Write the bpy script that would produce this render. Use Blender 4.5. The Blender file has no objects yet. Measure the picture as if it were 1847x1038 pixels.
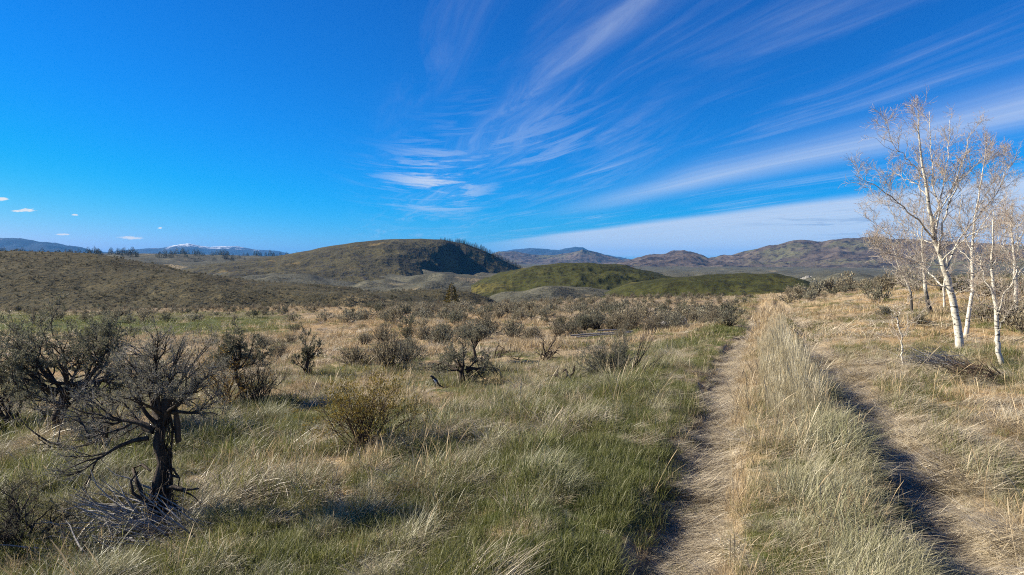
import bpy, math, random
import numpy as np
R = math.radians
C = bpy.context.scene.collection
SC = bpy.context.scene
# ------------------------------------------------------------------ camera
F = 1150.0; CX, CY = 923.5, 519.0; HY = 470.0; CAMZ = 1.7
PITCH = math.atan((CY - HY) / F)
cd = bpy.data.cameras.new('camera'); cam = bpy.data.objects.new('camera', cd); C.objects.link(cam)
cam.location = (0, 0, CAMZ); cam.rotation_euler = (R(90) - PITCH, 0, 0)
cd.sensor_width = 36; cd.sensor_fit = 'HORIZONTAL'; cd.lens = 36 * F / 1847.0
cd.clip_start = 0.05; cd.clip_end = 60000
SC.camera = cam
SC.view_settings.view_transform = 'Standard'; SC.view_settings.look = 'None'
SC.view_settings.exposure = 1.2; SC.view_settings.gamma = 1.0
SC.cycles.use_denoising = False; SC.cycles.pixel_filter_type = 'BLACKMAN_HARRIS'; SC.cycles.filter_width = 1.1
SC.cycles.sample_clamp_indirect = 4.0
SC.cycles.max_bounces = 6; SC.cycles.diffuse_bounces = 3; SC.cycles.transmission_bounces = 3
SC.cycles.volume_bounces = 0; SC.cycles.transparent_max_bounces = 4
SUN_AZ, SUN_EL = -80.0, 31.0      # azimuth from the view direction (minus: left), elevation

# ------------------------------------------------------------------ node helper
class NT:
    def __init__(s, tree): s.t = tree; s.n = tree.nodes; s.l = tree.links
    def new(s, typ, **kw):
        n = s.n.new(typ)
        for k, v in kw.items(): setattr(n, k, v)
        return n
    def put(s, sock, v):
        if isinstance(v, bpy.types.NodeSocket): s.l.new(v, sock)
        elif v is not None:
            if sock.type == 'RGBA' and not isinstance(v, (int, float)) and len(v) == 3: v = (*v, 1)
            sock.default_value = v
    def m(s, op, a, b=None, c=None, clamp=False):
        n = s.new('ShaderNodeMath', operation=op); n.use_clamp = clamp
        for i, v in enumerate((a, b, c)):
            if v is not None: s.put(n.inputs[i], v)
        return n.outputs[0]
    def vm(s, op, a, b=None, scale=None):
        n = s.new('ShaderNodeVectorMath', operation=op)
        s.put(n.inputs[0], a)
        if b is not None: s.put(n.inputs[1], b)
        if scale is not None: s.put(n.inputs[3], scale)
        return n.outputs[1] if op in ('DOT_PRODUCT', 'LENGTH') else n.outputs[0]
    def xyz(s, x, y, z):
        n = s.new('ShaderNodeCombineXYZ')
        for i, v in enumerate((x, y, z)): s.put(n.inputs[i], v)
        return n.outputs[0]
    def sep(s, v):
        n = s.new('ShaderNodeSeparateXYZ'); s.put(n.inputs[0], v); return n.outputs
    def noise(s, vec, scale=1.0, detail=4.0, rough=0.5, dist=0.0):
        n = s.new('ShaderNodeTexNoise'); s.put(n.inputs['Vector'], vec)
        n.inputs['Scale'].default_value = scale; n.inputs['Detail'].default_value = detail
        n.inputs['Roughness'].default_value = rough; n.inputs['Distortion'].default_value = dist
        return n.outputs['Fac']
    def sstep(s, x, a, b):
        n = s.new('ShaderNodeMapRange', interpolation_type='SMOOTHSTEP'); s.put(n.inputs['Value'], x)
        n.inputs['From Min'].default_value = a; n.inputs['From Max'].default_value = b
        return n.outputs[0]
    def mix(s, f, a, b, blend='MIX'):
        n = s.new('ShaderNodeMix', data_type='RGBA', blend_type=blend)
        s.put(n.inputs[0], f); s.put(n.inputs[6], a); s.put(n.inputs[7], b); return n.outputs[2]
    def ramp(s, f, stops):
        n = s.new('ShaderNodeValToRGB'); s.put(n.inputs[0], f); e = n.color_ramp.elements
        while len(e) < len(stops): e.new(0.5)
        for el, (p, c) in zip(e, stops): el.position = p; el.color = (*c, 1)
        return n.outputs[0]

# ------------------------------------------------------------------ world: sky with cirrus
W = bpy.data.worlds.new('World'); SC.world = W; W.use_nodes = True
t = NT(W.node_tree); t.n.clear()
sky = t.new('ShaderNodeTexSky', sky_type='NISHITA'); sky.sun_disc = False
sky.sun_elevation = R(SUN_EL); sky.sun_rotation = R(SUN_AZ)
sky.altitude = 900; sky.air_density = 1.0; sky.dust_density = 0.3; sky.ozone_density = 1.0
SKYS = 0.10
sc_ = t.new('ShaderNodeSeparateColor'); t.put(sc_.inputs[0], t.mix(1.0, sky.outputs[0], (SKYS,) * 3, 'MULTIPLY'))
cc_ = t.new('ShaderNodeCombineColor')          # the deep saturated blue of the photograph
t.put(cc_.inputs[0], t.m('ADD', t.m('MULTIPLY', t.m('POWER', t.m('MAXIMUM', t.m('SUBTRACT', sc_.outputs[0], 0.42), 0.0), 2.0), 1.75), 0.006))
t.put(cc_.inputs[1], t.m('MULTIPLY', t.m('POWER', sc_.outputs[1], 1.15), 0.72))
t.put(cc_.inputs[2], t.m('SMOOTH_MIN', t.m('MULTIPLY', sc_.outputs[2], 1.42), 0.97, 0.15))
skyc = cc_.outputs[0]
dirv = t.new('ShaderNodeTexCoord').outputs['Generated']
dx, dy, dz = t.sep(dirv)
zc = t.m('ADD', t.m('MAXIMUM', dz, 0.0), 0.004)
px_, py_ = t.m('DIVIDE', dx, zc), t.m('DIVIDE', dy, zc)
u = t.m('ADD', t.m('MULTIPLY', px_, -0.277), t.m('MULTIPLY', py_, 0.961))
v = t.m('ADD', t.m('MULTIPLY', px_, 0.961), t.m('MULTIPLY', py_, 0.277))
# gentle warps, so that the streaks bend
w1 = t.m('SUBTRACT', t.noise(t.xyz(t.m('MULTIPLY', u, 0.25), t.m('MULTIPLY', v, 0.5), 3.3), 1.0, 2), 0.5)
vw = t.m('ADD', v, t.m('MULTIPLY', w1, 0.9))
def streak(us, vs, seed, detail=6, rough=0.6, dist=0.3):
    return t.noise(t.xyz(t.m('MULTIPLY', u, us), t.m('MULTIPLY', vw, vs), seed), 1.0, detail, rough, dist)
s1 = streak(0.35, 2.2, 1.7); s2 = streak(0.14, 6.5, 8.1, 9, 0.66, 0.15); s3 = streak(0.8, 4.5, 4.4, 9, 0.68, 0.6)
def band(c, w):
    q = t.m('DIVIDE', t.m('SUBTRACT', vw, c), w); return t.m('EXPONENT', t.m('MULTIPLY', t.m('MULTIPLY', q, q), -1.0))
azc = t.m('DIVIDE', dx, t.m('MAXIMUM', dy, 0.05)); elc = t.m('DIVIDE', dz, t.m('MAXIMUM', dy, 0.05))   # tangents of azimuth and height
tex = t.m('MULTIPLY', t.sstep(s1, 0.43, 0.78), t.m('ADD', t.m('MULTIPLY', t.sstep(s2, 0.36, 0.66), 0.85), 0.12))
right = t.sstep(v, 0.15, 1.6)
veil = t.m('MULTIPLY', t.m('MULTIPLY', tex, right), 0.36)
b1 = t.m('MULTIPLY', t.m('MULTIPLY', band(4.35, 0.62), t.sstep(azc, -0.02, 0.32)), t.m('ADD', t.m('MULTIPLY', s2, 0.55), 0.22))
b2 = t.m('MULTIPLY', t.m('MULTIPLY', band(1.2, 0.13), t.sstep(azc, -0.14, 0.02)), t.m('MULTIPLY', t.sstep(s3, 0.30, 0.8), 0.34))
b3 = t.m('MULTIPLY', t.m('MULTIPLY', band(0.45, 0.16), t.sstep(azc, -0.30, -0.05)), t.m('MULTIPLY', t.sstep(s3, 0.40, 0.85), 0.16))
bank = t.m('MULTIPLY', t.sstep(vw, 6.9, 8.3), t.m('ADD', t.m('MULTIPLY', s2, 0.5), 0.56))
bank = t.m('MULTIPLY', bank, t.sstep(azc, -0.12, 0.12))
# hooked wisps in a cluster left of the middle
wv = t.xyz(t.m('MULTIPLY', azc, 7.0), t.m('MULTIPLY', t.m('ADD', elc, t.m('MULTIPLY', t.m('MULTIPLY', t.m('ADD', azc, 0.12), t.m('ADD', azc, 0.12)), -0.9)), 70.0), 2.0)
wn = t.noise(wv, 1.0, 8, 0.66, 0.7)
def blob(a0, e0, ra, re):
    qa = t.m('DIVIDE', t.m('SUBTRACT', azc, a0), ra); qe = t.m('DIVIDE', t.m('SUBTRACT', elc, e0), re)
    return t.m('EXPONENT', t.m('MULTIPLY', t.m('ADD', t.m('MULTIPLY', qa, qa), t.m('MULTIPLY', qe, qe)), -1.0))
wm = t.m('MAXIMUM', blob(-0.12, 0.12, 0.075, 0.048), t.m('MULTIPLY', blob(0.03, 0.17, 0.15, 0.07), 0.30))
wisps = t.m('MULTIPLY', t.sstep(wn, 0.45, 0.62), wm)
cl = t.m('MAXIMUM', t.m('MAXIMUM', veil, bank), t.m('MAXIMUM', t.m('MAXIMUM', b1, b2), t.m('MAXIMUM', b3, t.m('MULTIPLY', wisps, 0.85))))
cl = t.m('MULTIPLY', cl, t.sstep(dz, 0.0, 0.01))
cl = t.m('MINIMUM', cl, 0.85)
col = t.mix(cl, skyc, (0.65, 0.73, 0.87))
# small bright puffs low on the left, darker slips of cloud low on the right
pn_ = t.noise(t.xyz(t.m('MULTIPLY', azc, 60.0), t.m('MULTIPLY', elc, 260.0), 0.7), 1.0, 4, 0.6)
pm = None
for (x_, y_, a_, e_) in ((5, 360, 22, 4), (50, 380, 24, 4), (138, 388, 10, 2.6), (112, 423, 16, 2.6), (236, 429, 27, 5), (291, 412, 5, 2)):
    b = blob((x_ - CX) / F, (HY - y_) / F, a_ / F, e_ / F); pm = b if pm is None else t.m('MAXIMUM', pm, b)
pf = t.sstep(t.m('ADD', pm, t.m('MULTIPLY', t.m('SUBTRACT', pn_, 0.5), 1.9)), 0.45, 0.85)
pf = t.m('MULTIPLY', pf, t.sstep(pm, 0.05, 0.3))
col = t.mix(t.m('MULTIPLY', pf, 0.9), col, (0.98, 0.93, 0.85))
dn = t.noise(t.xyz(t.m('MULTIPLY', azc, 9.0), t.m('MULTIPLY', elc, 120.0), 5.7), 1.0, 5, 0.6, 0.4)
dm = t.m('MULTIPLY', t.sstep(dn, 0.54, 0.66), blob(0.52, 0.055, 0.14, 0.024))
col = t.mix(t.m('MULTIPLY', dm, 0.75), col, (0.30, 0.44, 0.66))
bg = t.new('ShaderNodeBackground'); t.put(bg.inputs[0], col); bg.inputs[1].default_value = 0.44
out = t.new('ShaderNodeOutputWorld'); t.l.new(bg.outputs[0], out.inputs[0])

# ------------------------------------------------------------------ sun
sd = bpy.data.lights.new('sun', 'SUN'); sd.energy = 5.0; sd.angle = R(0.53); sd.color = (1.0, 0.91, 0.76)
sun = bpy.data.objects.new('sun', sd); C.objects.link(sun)
sun.rotation_euler = (R(90 - SUN_EL), 0, R(180 - SUN_AZ))
sun.location = (-300, 60, 200)

# ------------------------------------------------------------------ numeric helpers
_p = np.random.RandomState(5).permutation(256); _p = np.concatenate([_p, _p, _p])
def pnoise(x, y, seed=0):
    x = np.asarray(x, float); y = np.asarray(y, float)
    xi = np.floor(x).astype(int); yi = np.floor(y).astype(int); xf = x - xi; yf = y - yi
    uu = xf * xf * xf * (xf * (xf * 6 - 15) + 10); vv = yf * yf * yf * (yf * (yf * 6 - 15) + 10)
    def g(ix, iy, fx, fy):
        h = _p[(_p[(ix + seed * 17) & 255] + (iy & 255)) & 511] * (math.pi * 2 / 256)
        return np.cos(h) * fx + np.sin(h) * fy
    a = g(xi, yi, xf, yf); b = g(xi + 1, yi, xf - 1, yf); c = g(xi, yi + 1, xf, yf - 1); d = g(xi + 1, yi + 1, xf - 1, yf - 1)
    return (a + uu * (b - a)) * (1 - vv) + (c + uu * (d - c)) * vv
def fbm(x, y, oct=4, seed=0, gain=0.5):
    s = 0; a = 1.0
    for k in range(oct): s = s + a * pnoise(x * 2 ** k, y * 2 ** k, seed + k); a *= gain
    return s
def ridged(x, y, oct=4, seed=0):
    s = 0; a = 1.0
    for k in range(oct): s = s + a * (1 - 2.2 * np.abs(pnoise(x * 2 ** k, y * 2 ** k, seed + k))); a *= 0.5
    return s / 1.9 - 0.4
def sst(x, a, b):
    q = np.clip((x - a) / (b - a), 0, 1); return q * q * (3 - 2 * q)
ca, sa = math.cos(PITCH), math.sin(PITCH)
def pt(px, py, Y):
    x = (px - CX) / F; y = (CY - py) / F
    d = (x, ca + y * sa, -sa + y * ca); k = Y / d[1]
    return np.array((d[0] * k, Y, CAMZ + d[2] * k))

# ------------------------------------------------------------------ near ground heights
CP = [(1215,1038,3.45),(1720,1038,3.45),(1265,800,5.9),(1570,800,5.9),(1330,650,11.8),(1470,650,11.8),(1350,600,19.8),(1437,600,19.8),
 (1387,578,25.5),(1382,558,45),(1383,541,59),(1500,524,55),(1500,562,33),(1600,524,45),(1620,560,24),(1675,570,20),(1728,632,12.2),(1742,600,15),(1700,524,35),(1847,536,26),
 (1847,620,13.2),(1805,660,10.4),(1847,750,7.2),(1847,900,4.7),(0,1038,3.6),(300,1000,4.0),(290,930,4.7),(700,1038,3.5),(0,850,6),(600,800,6.6),(450,740,9),
 (900,800,6.0),(900,900,4.6),(700,700,11),(300,700,12),(830,700,11.5),(1000,690,10.5),(1150,680,10.3),(0,700,13),(550,650,18),(850,640,18),(1100,606,24),(1230,592,24),
 (600,600,32),(200,620,28),(0,600,34),(400,578,45),(0,572,50),(700,565,55),(900,562,48),(1100,556,50),(820,553,70),(1000,552,62),(1250,541,64),(1350,539,62),(250,560,62),(560,558,66)]
P = [pt(*c) for c in CP]
P += [np.array(q, float) for q in ((-6,-4,-.3),(0,-6,.1),(6,-4,.1),(-20,0,-1.2),(25,0,.6),(-40,20,-2.4),(45,20,1.5),(-8,2,-.25),(8,1,.05),(0,1,0),(-25,-20,-1),(25,-20,.8),(0,-30,.5),
      (-60,45,-3),(60,45,0.5),(-60,0,-3),(70,0,2))]
P = np.array(P)
def _phi(r): return np.where(r > 1e-9, r * r * np.log(r + 1e-12), 0)
_w = np.log(np.maximum(np.hypot(P[:, 0], P[:, 1]), 1)); _S = 12.0
def _warp(x, y):                                   # compress distance so that near and far points weigh alike
    r = np.hypot(x, y); k = np.arcsinh(r / _S) * _S / np.maximum(r, 1e-6); return x * k, y * k
_wx, _wy = _warp(P[:, 0], P[:, 1]); _n = len(P)
_A = np.zeros((_n + 3, _n + 3)); _A[:_n, :_n] = _phi(np.hypot(_wx[:, None] - _wx, _wy[:, None] - _wy)) + np.eye(_n) * 0.3
_A[:_n, _n] = 1; _A[:_n, _n + 1] = _wx; _A[:_n, _n + 2] = _wy; _A[_n:, :_n] = _A[:_n, _n:].T
_c = np.linalg.solve(_A, np.concatenate([P[:, 2], [0, 0, 0]]))
def track_s(x, y): return (x - 0.25 - 0.4 * y - 0.10 * np.sin(y * 0.35)) * 0.928
def G(x, y):
    x = np.asarray(x, float); y = np.asarray(y, float)
    wx, wy = _warp(x, y); z = _c[_n] + _c[_n + 1] * wx + _c[_n + 2] * wy
    for k in range(_n): z = z + _c[k] * _phi(np.hypot(wx - _wx[k], wy - _wy[k]))
    r = np.hypot(x, y); s = track_s(x, y); near = 1 - sst(y, 52, 72)
    z = z - near * 0.16 * (np.exp(-((np.abs(s) - 0.78) / 0.30) ** 4)) + near * (0.07 * np.exp(-(s / 0.42) ** 4) + .06 * np.exp(-((s - .26) / .22) ** 2))
    z = z + near * 0.06 * np.exp(-((s + 1.65) / 0.45) ** 2) * (1 - sst(y, 9, 16))
    off = sst(np.abs(s), 0.6, 2.5)
    z = z + off * (0.05 * fbm(x * 0.9, y * 0.9, 3, 3) + 0.16 * fbm(x * 0.22, y * 0.22, 3, 9) * sst(r, 4, 12)) + 0.35 * fbm(x * 0.06, y * 0.06, 2, 21) * sst(r, 15, 40)
    z = z + (0.02 + .03 * off) * pnoise(x * 3.1, y * 3.1, 5) + .012 * pnoise(x * 9, y * 9, 6)
    drop = sst(r, 74, 125); return z * (1 - drop) + (-13.0) * drop

# ------------------------------------------------------------------ object helpers
def tag(o, label=None, cat=None, group=None, kind=None):
    if label: o['label'] = label
    if cat: o['category'] = cat
    if group: o['group'] = group
    if kind: o['kind'] = kind
    return o
def empty(name, loc, label, cat, group=None, rz=0.0):
    o = bpy.data.objects.new(name, None); C.objects.link(o); o.location = loc; o.rotation_euler = (0, 0, rz); o.empty_display_size = .1
    return tag(o, label, cat, group)
def qmesh(name, V, Q, mat=None, smooth=True):
    me = bpy.data.meshes.new(name); V = np.asarray(V, np.float32); Q = np.asarray(Q, np.int32)
    me.vertices.add(len(V)); me.vertices.foreach_set('co', V.ravel())
    me.loops.add(Q.size); me.loops.foreach_set('vertex_index', Q.ravel())
    me.polygons.add(len(Q)); me.polygons.foreach_set('loop_start', np.arange(0, Q.size, 4, dtype=np.int32))
    me.update(calc_edges=True)
    me.polygons.foreach_set('use_smooth', np.full(len(Q), smooth))
    if mat: me.materials.append(mat)
    return me
def link(name, me, parent=None):
    o = bpy.data.objects.new(name, me); C.objects.link(o)
    if parent: o.parent = parent
    return o
class MB:
    """collects quads into one mesh"""
    def __init__(s): s.V = []; s.Q = []; s.n = 0
    def add(s, V, Q): s.V.append(np.asarray(V, float)); s.Q.append(np.asarray(Q, int) + s.n); s.n += len(V)
    def tube(s, pts, rad, ns=5):
        pts = np.asarray(pts, float); k = len(pts); rad = np.asarray(rad, float)
        T = np.gradient(pts, axis=0); T /= np.linalg.norm(T, axis=1)[:, None] + 1e-9
        ref = np.array((0.31, 0.2, 0.93)) if abs(T[0, 2]) < .8 else np.array((0.9, 0.3, 0.1))
        A = np.cross(T, ref); A /= np.linalg.norm(A, axis=1)[:, None] + 1e-9; B = np.cross(T, A)
        an = np.arange(ns) * 2 * math.pi / ns
        V = pts[:, None] + rad[:, None, None] * (A[:, None] * np.cos(an)[None, :, None] + B[:, None] * np.sin(an)[None, :, None])
        i = np.arange(k - 1)[:, None] * ns; j = np.arange(ns)[None]; j2 = (j + 1) % ns
        s.add(V.reshape(-1, 3), np.stack([i + j, i + j2, i + ns + j2, i + ns + j], -1).reshape(-1, 4))
    def box(s, c, half, ax=None):
        h = np.array(half); sg = np.array([(x, y, z) for x in (-1, 1) for y in (-1, 1) for z in (-1, 1)], float) * h
        if ax is not None: sg = sg @ np.array(ax)
        s.add(sg + np.array(c), [(0, 1, 3, 2), (4, 6, 7, 5), (0, 4, 5, 1), (2, 3, 7, 6), (0, 2, 6, 4), (1, 5, 7, 3)])
    def leaves(s, P, D, L, Wd, rng):
        """narrow four-cornered leaves at P along D"""
        P = np.asarray(P, float); D = np.asarray(D, float); n = len(P)
        if n == 0: return
        D = D / (np.linalg.norm(D, axis=1)[:, None] + 1e-9); Rr = rng.normal(size=(n, 3)); S = np.cross(D, Rr); S /= np.linalg.norm(S, axis=1)[:, None] + 1e-9
        L = np.broadcast_to(L, n)[:, None]; Wd = np.broadcast_to(Wd, n)[:, None]
        V = np.stack([P, P + D * L * .5 + S * Wd * .5, P + D * L, P + D * L * .5 - S * Wd * .5], 1).reshape(-1, 3)
        s.add(V, np.arange(4 * n).reshape(-1, 4))
    def me(s, name, mat, smooth=True):
        return qmesh(name, np.concatenate(s.V), np.concatenate(s.Q), mat, smooth)
    def build(s, name, mat, parent=None, smooth=True): return link(name, s.me(name, mat, smooth), parent)

# ------------------------------------------------------------------ materials
def mat(name):
    m = bpy.data.materials.new(name); m.use_nodes = True; tt = NT(m.node_tree); tt.n.clear()
    o = tt.new('ShaderNodeOutputMaterial'); return m, tt, o
def princ(tt, col, rough=0.8, spec=0.3, bump=None, bstr=0.5, bdist=0.02):
    b = tt.new('ShaderNodeBsdfPrincipled'); tt.put(b.inputs['Base Color'], col); tt.put(b.inputs['Roughness'], rough)
    b.inputs['Specular IOR Level'].default_value = spec
    if bump is not None:
        bn = tt.new('ShaderNodeBump'); bn.inputs['Strength'].default_value = bstr; bn.inputs['Distance'].default_value = bdist
        tt.put(bn.inputs['Height'], bump); tt.l.new(bn.outputs[0], b.inputs['Normal'])
    return b
def leafmat(name, stops, trans=0.25, rough=0.5, spec=0.3, tint=None, tw=0.6):
    """blade or leaf material: a colour of its own for each blade, shifted by the clump it stands in"""
    m, tt, o = mat(name); g = tt.new('ShaderNodeNewGeometry'); oi = tt.new('ShaderNodeObjectInfo')
    f = tt.m('ADD', tt.m('MULTIPLY', g.outputs['Random Per Island'], 0.62), tt.m('MULTIPLY', oi.outputs['Random'], 0.38))
    c = tt.ramp(f, [(q, tuple(w * .90 for w in k)) for q, k in stops])
    if tint:
        at = tt.new('ShaderNodeAttribute', attribute_type='INSTANCER'); at.attribute_name = 'tint'
        c = tt.mix(tt.m('MULTIPLY', at.outputs['Fac'], tw), c, tint)
    b = princ(tt, c, rough, spec)
    if trans:
        tr = tt.new('ShaderNodeBsdfTranslucent'); tt.put(tr.inputs[0], c); mx = tt.new('ShaderNodeMixShader'); mx.inputs[0].default_value = trans
        tt.l.new(b.outputs[0], mx.inputs[1]); tt.l.new(tr.outputs[0], mx.inputs[2]); tt.l.new(mx.outputs[0], o.inputs[0])
    else: tt.l.new(b.outputs[0], o.inputs[0])
    return m
M = {}
M['green'] = leafmat('green_blades', [(0, (.04, .055, .012)), (.4, (.11, .125, .028)), (.72, (.22, .23, .07)), (1, (.46, .42, .26))], .42, .45, .35, (.20, .19, .06), .55)
M['dry'] = leafmat('dry_blades', [(0, (.20, .14, .075)), (.35, (.38, .28, .15)), (.7, (.52, .41, .25)), (1, (.66, .56, .38))], .25, .5, .35, (.56, .41, .21), .7)
M['mat'] = leafmat('matted_straw', [(0, (.15, .12, .08)), (.3, (.36, .29, .18)), (.7, (.54, .46, .32)), (1, (.78, .71, .56))], .12, .42, .45, (.10, .085, .05), .7)
M['tuss'] = leafmat('tussock_blades', [(0, (.17, .14, .08)), (.3, (.34, .29, .17)), (.7, (.52, .46, .31)), (1, (.70, .64, .48))], .2, .45, .4, (.12, .15, .04), .8)
M['sage'] = leafmat('sage_leaves', [(0, (.10, .095, .065)), (.4, (.20, .19, .13)), (.75, (.29, .27, .19)), (1, (.40, .37, .28))], .3, .75, .15, (.16, .11, .08), .5)
M['sagegreen'] = leafmat('sage_leaves_green', [(0, (.06, .06, .038)), (.4, (.125, .125, .08)), (.75, (.20, .195, .13)), (1, (.31, .30, .21))], .3, .75, .15)
M['sagewarm'] = leafmat('sage_leaves_brown', [(0, (.12, .105, .065)), (.4, (.24, .205, .135)), (.75, (.35, .305, .205)), (1, (.46, .41, .29))], .3, .8, .15)
M['bud'] = leafmat('yellow_buds', [(0, (.10, .09, .02)), (.5, (.24, .18, .04)), (1, (.36, .27, .07))], .3, .6, .2)
M['rabbit'] = leafmat('golden_leaves', [(0, (.22, .13, .02)), (.5, (.38, .24, .05)), (1, (.5, .34, .09))], .3, .6, .2)
M['redbud'] = leafmat('red_buds', [(0, (.16, .05, .03)), (.5, (.27, .10, .06)), (1, (.36, .17, .09))], .1, .5, .3)
M['needle'] = leafmat('needles', [(0, (.018, .026, .010)), (.5, (.035, .045, .014)), (1, (.07, .07, .02))], .1, .6, .2)
M['needlegold'] = leafmat('needles_golden', [(0, (.05, .045, .012)), (.5, (.11, .085, .02)), (1, (.19, .14, .035))], .15, .6, .2)
def barkmat(name, c0, c1, scale=40, rough=.85, stretch=6):
    m, tt, o = mat(name); tc = tt.new('ShaderNodeTexCoord').outputs['Object']; x, y, z = tt.sep(tc)
    n = tt.noise(tt.xyz(x, y, tt.m('DIVIDE', z, stretch)), scale, 5, .65, .4)
    b = princ(tt, tt.ramp(n, [(.3, c0), (.7, c1)]), rough, .2, n, .9, .01); tt.l.new(b.outputs[0], o.inputs[0]); return m
M['wood'] = barkmat('dark_bark', (.018, .013, .010), (.085, .065, .05))
M['woodgrey'] = barkmat('grey_twigs', (.14, .13, .12), (.42, .40, .37), 60)
M['woodbrown'] = barkmat('brown_twigs', (.045, .03, .02), (.15, .10, .065), 60)
M['dead'] = barkmat('weathered_wood', (.10, .09, .085), (.38, .35, .32), 25, .8, 10)
def aspenmat(name, dark=0.0):
    m, tt, o = mat(name); tc = tt.new('ShaderNodeTexCoord').outputs['Object']; x, y, z = tt.sep(tc)
    band_ = tt.noise(tt.xyz(tt.m('MULTIPLY', x, 9), tt.m('MULTIPLY', y, 9), tt.m('MULTIPLY', z, 42)), 1, 3, .6, .3)
    blot = tt.noise(tt.xyz(x, y, z), 7.0, 3, .6)
    base = tt.ramp(tt.noise(tc, 14, 4, .6), [(.3, (.40, .36, .28)), (.7, (.64, .61, .52))])
    f = tt.m('MULTIPLY', tt.sstep(band_, .55, .59), tt.sstep(blot, .47, .52))
    f = tt.m('MAXIMUM', f, tt.m('MULTIPLY', tt.sstep(blot, .62, .66), .9))
    if dark: f = tt.m('MAXIMUM', f, tt.m('MULTIPLY', tt.sstep(tt.m('ADD', z, tt.m('MULTIPLY', blot, .8)), dark + .5, dark + .1), .93))
    c = tt.mix(f, base, (.035, .03, .026))
    b = princ(tt, c, .6, .3, band_, .4, .005); tt.l.new(b.outputs[0], o.inputs[0]); return m
M['aspen'] = aspenmat('white_bark'); M['aspendark'] = aspenmat('charred_bark', .9)
M['twig'] = barkmat('pale_twigs', (.25, .20, .155), (.52, .46, .38), 30)

def coverattr(me, name, vals):
    a = me.attributes.new(name, 'FLOAT', 'POINT'); a.data.foreach_set('value', np.asarray(vals, np.float32).ravel())

# ------------------------------------------------------------------ what grows where
def pxof(x, y): return CX + x / np.maximum(y, .5) * F
def cover(x, y):
    """share of green blades, and how golden the dry ones are"""
    s = track_s(x, y); r = np.hypot(x, y); p = pxof(x, y)
    n1 = fbm(x * .45, y * .45, 3, 31); n2 = fbm(x * .13, y * .13, 3, 41); n3 = fbm(x * 1.6, y * 1.6, 2, 51)
    g = 0.44 + .10 * (s < -2.6) * (r < 11) + (0.8 * n1 + 0.5 * n3) * (1 - .7 * (np.abs(s) < .9)) + .12 * (r < 9)
    bank = np.exp(-((s + 1.75) / .85) ** 2); g = g + bank * .34 * (1 - sst(y, 22, 34))
    g = g + np.exp(-((s - .50) / .18) ** 2) * .6 * (1 - sst(y, 20, 30))                    # green side of the hump
    g = g - (s > 1.1) * .22 - sst(r, 11, 22) * .38 * (s < -2.5)
    g = g - np.exp(-((s + .78) / .3) ** 4) * .9 - np.exp(-((s - .95) / .22) ** 4) * .9
    g = g - np.exp(-(s / .3) ** 2) * sst(y, 6, 9) * .8
    meadow = sst(y, 30, 36) * (1 - sst(y, 54, 60)) * (1 - sst(p, 470, 570)); g = g + meadow * .95
    g = g + np.exp(-((y - 25) / 3.) ** 2) * np.exp(-((p - 1180) / 90.) ** 2) * .7
    gold = 0.15 + .9 * n2 + .45 * sst(y, 24, 33) * sst(p, 330, 480) * (1 - sst(p, 850, 1000)) + .35 * (s > 1.3)
    return np.clip(g, 0.02, 1), np.clip(gold, 0, 1)

def polar(rs, th, fn):
    rr, tt_ = np.meshgrid(rs, th, indexing='ij'); x = rr * np.sin(tt_); y = rr * np.cos(tt_); z = fn(x, y, rr, tt_)
    V = np.stack([x, y, z], -1).reshape(-1, 3); nr, nt = len(rs), len(th)
    i = (np.arange(nr - 1)[:, None] * nt + np.arange(nt - 1)[None])
    return V, np.stack([i, i + nt, i + nt + 1, i + 1], -1).reshape(-1, 4)[:, ::-1]

# ground: one sheet round the camera, dropping to the basin beyond the sagebrush
rs = np.concatenate([[0.02], np.geomspace(0.5, 150, 430)])
th = np.concatenate([np.linspace(-math.pi, R(-50), 90, endpoint=False), np.linspace(R(-50), R(50), 620, endpoint=False), np.linspace(R(50), math.pi, 91)])
V, Q = polar(rs, th, lambda x, y, r, a: G(x, y))
mg, tt, o = mat('ground_cover')
tc = tt.new('ShaderNodeTexCoord').outputs['Object']
ag = tt.new('ShaderNodeAttribute'); ag.attribute_name = 'green'; ao = tt.new('ShaderNodeAttribute'); ao.attribute_name = 'gold'; asg = tt.new('ShaderNodeAttribute'); asg.attribute_name = 'shrub'
fine = tt.noise(tc, 38, 5, .7); mid = tt.noise(tc, 5, 4, .6)
straw = tt.ramp(fine, [(.28, (.07, .05, .03)), (.46, (.28, .21, .12)), (.68, (.52, .42, .27))])
gold = tt.ramp(fine, [(.28, (.12, .07, .03)), (.5, (.36, .23, .10)), (.75, (.56, .40, .21))])
gr = tt.ramp(fine, [(.3, (.03, .035, .012)), (.55, (.08, .10, .025)), (.8, (.17, .18, .06))])
c = tt.mix(ao.outputs['Fac'], straw, gold)
c = tt.mix(tt.sstep(tt.m('ADD', ag.outputs['Fac'], tt.m('SUBTRACT', mid, .5)), .35, .75), c, gr)
c = tt.mix(tt.m('MULTIPLY', asg.outputs['Fac'], .7), c, tt.ramp(fine, [(.3, (.07, .052, .035)), (.7, (.32, .25, .17))]))
b = princ(tt, c, .9, .1, fine, .8, .03); tt.l.new(b.outputs[0], o.inputs[0])
me = qmesh('ground', V, Q, mg)
g_, o_ = cover(V[:, 0], V[:, 1]); coverattr(me, 'green', g_); coverattr(me, 'gold', o_)
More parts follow.
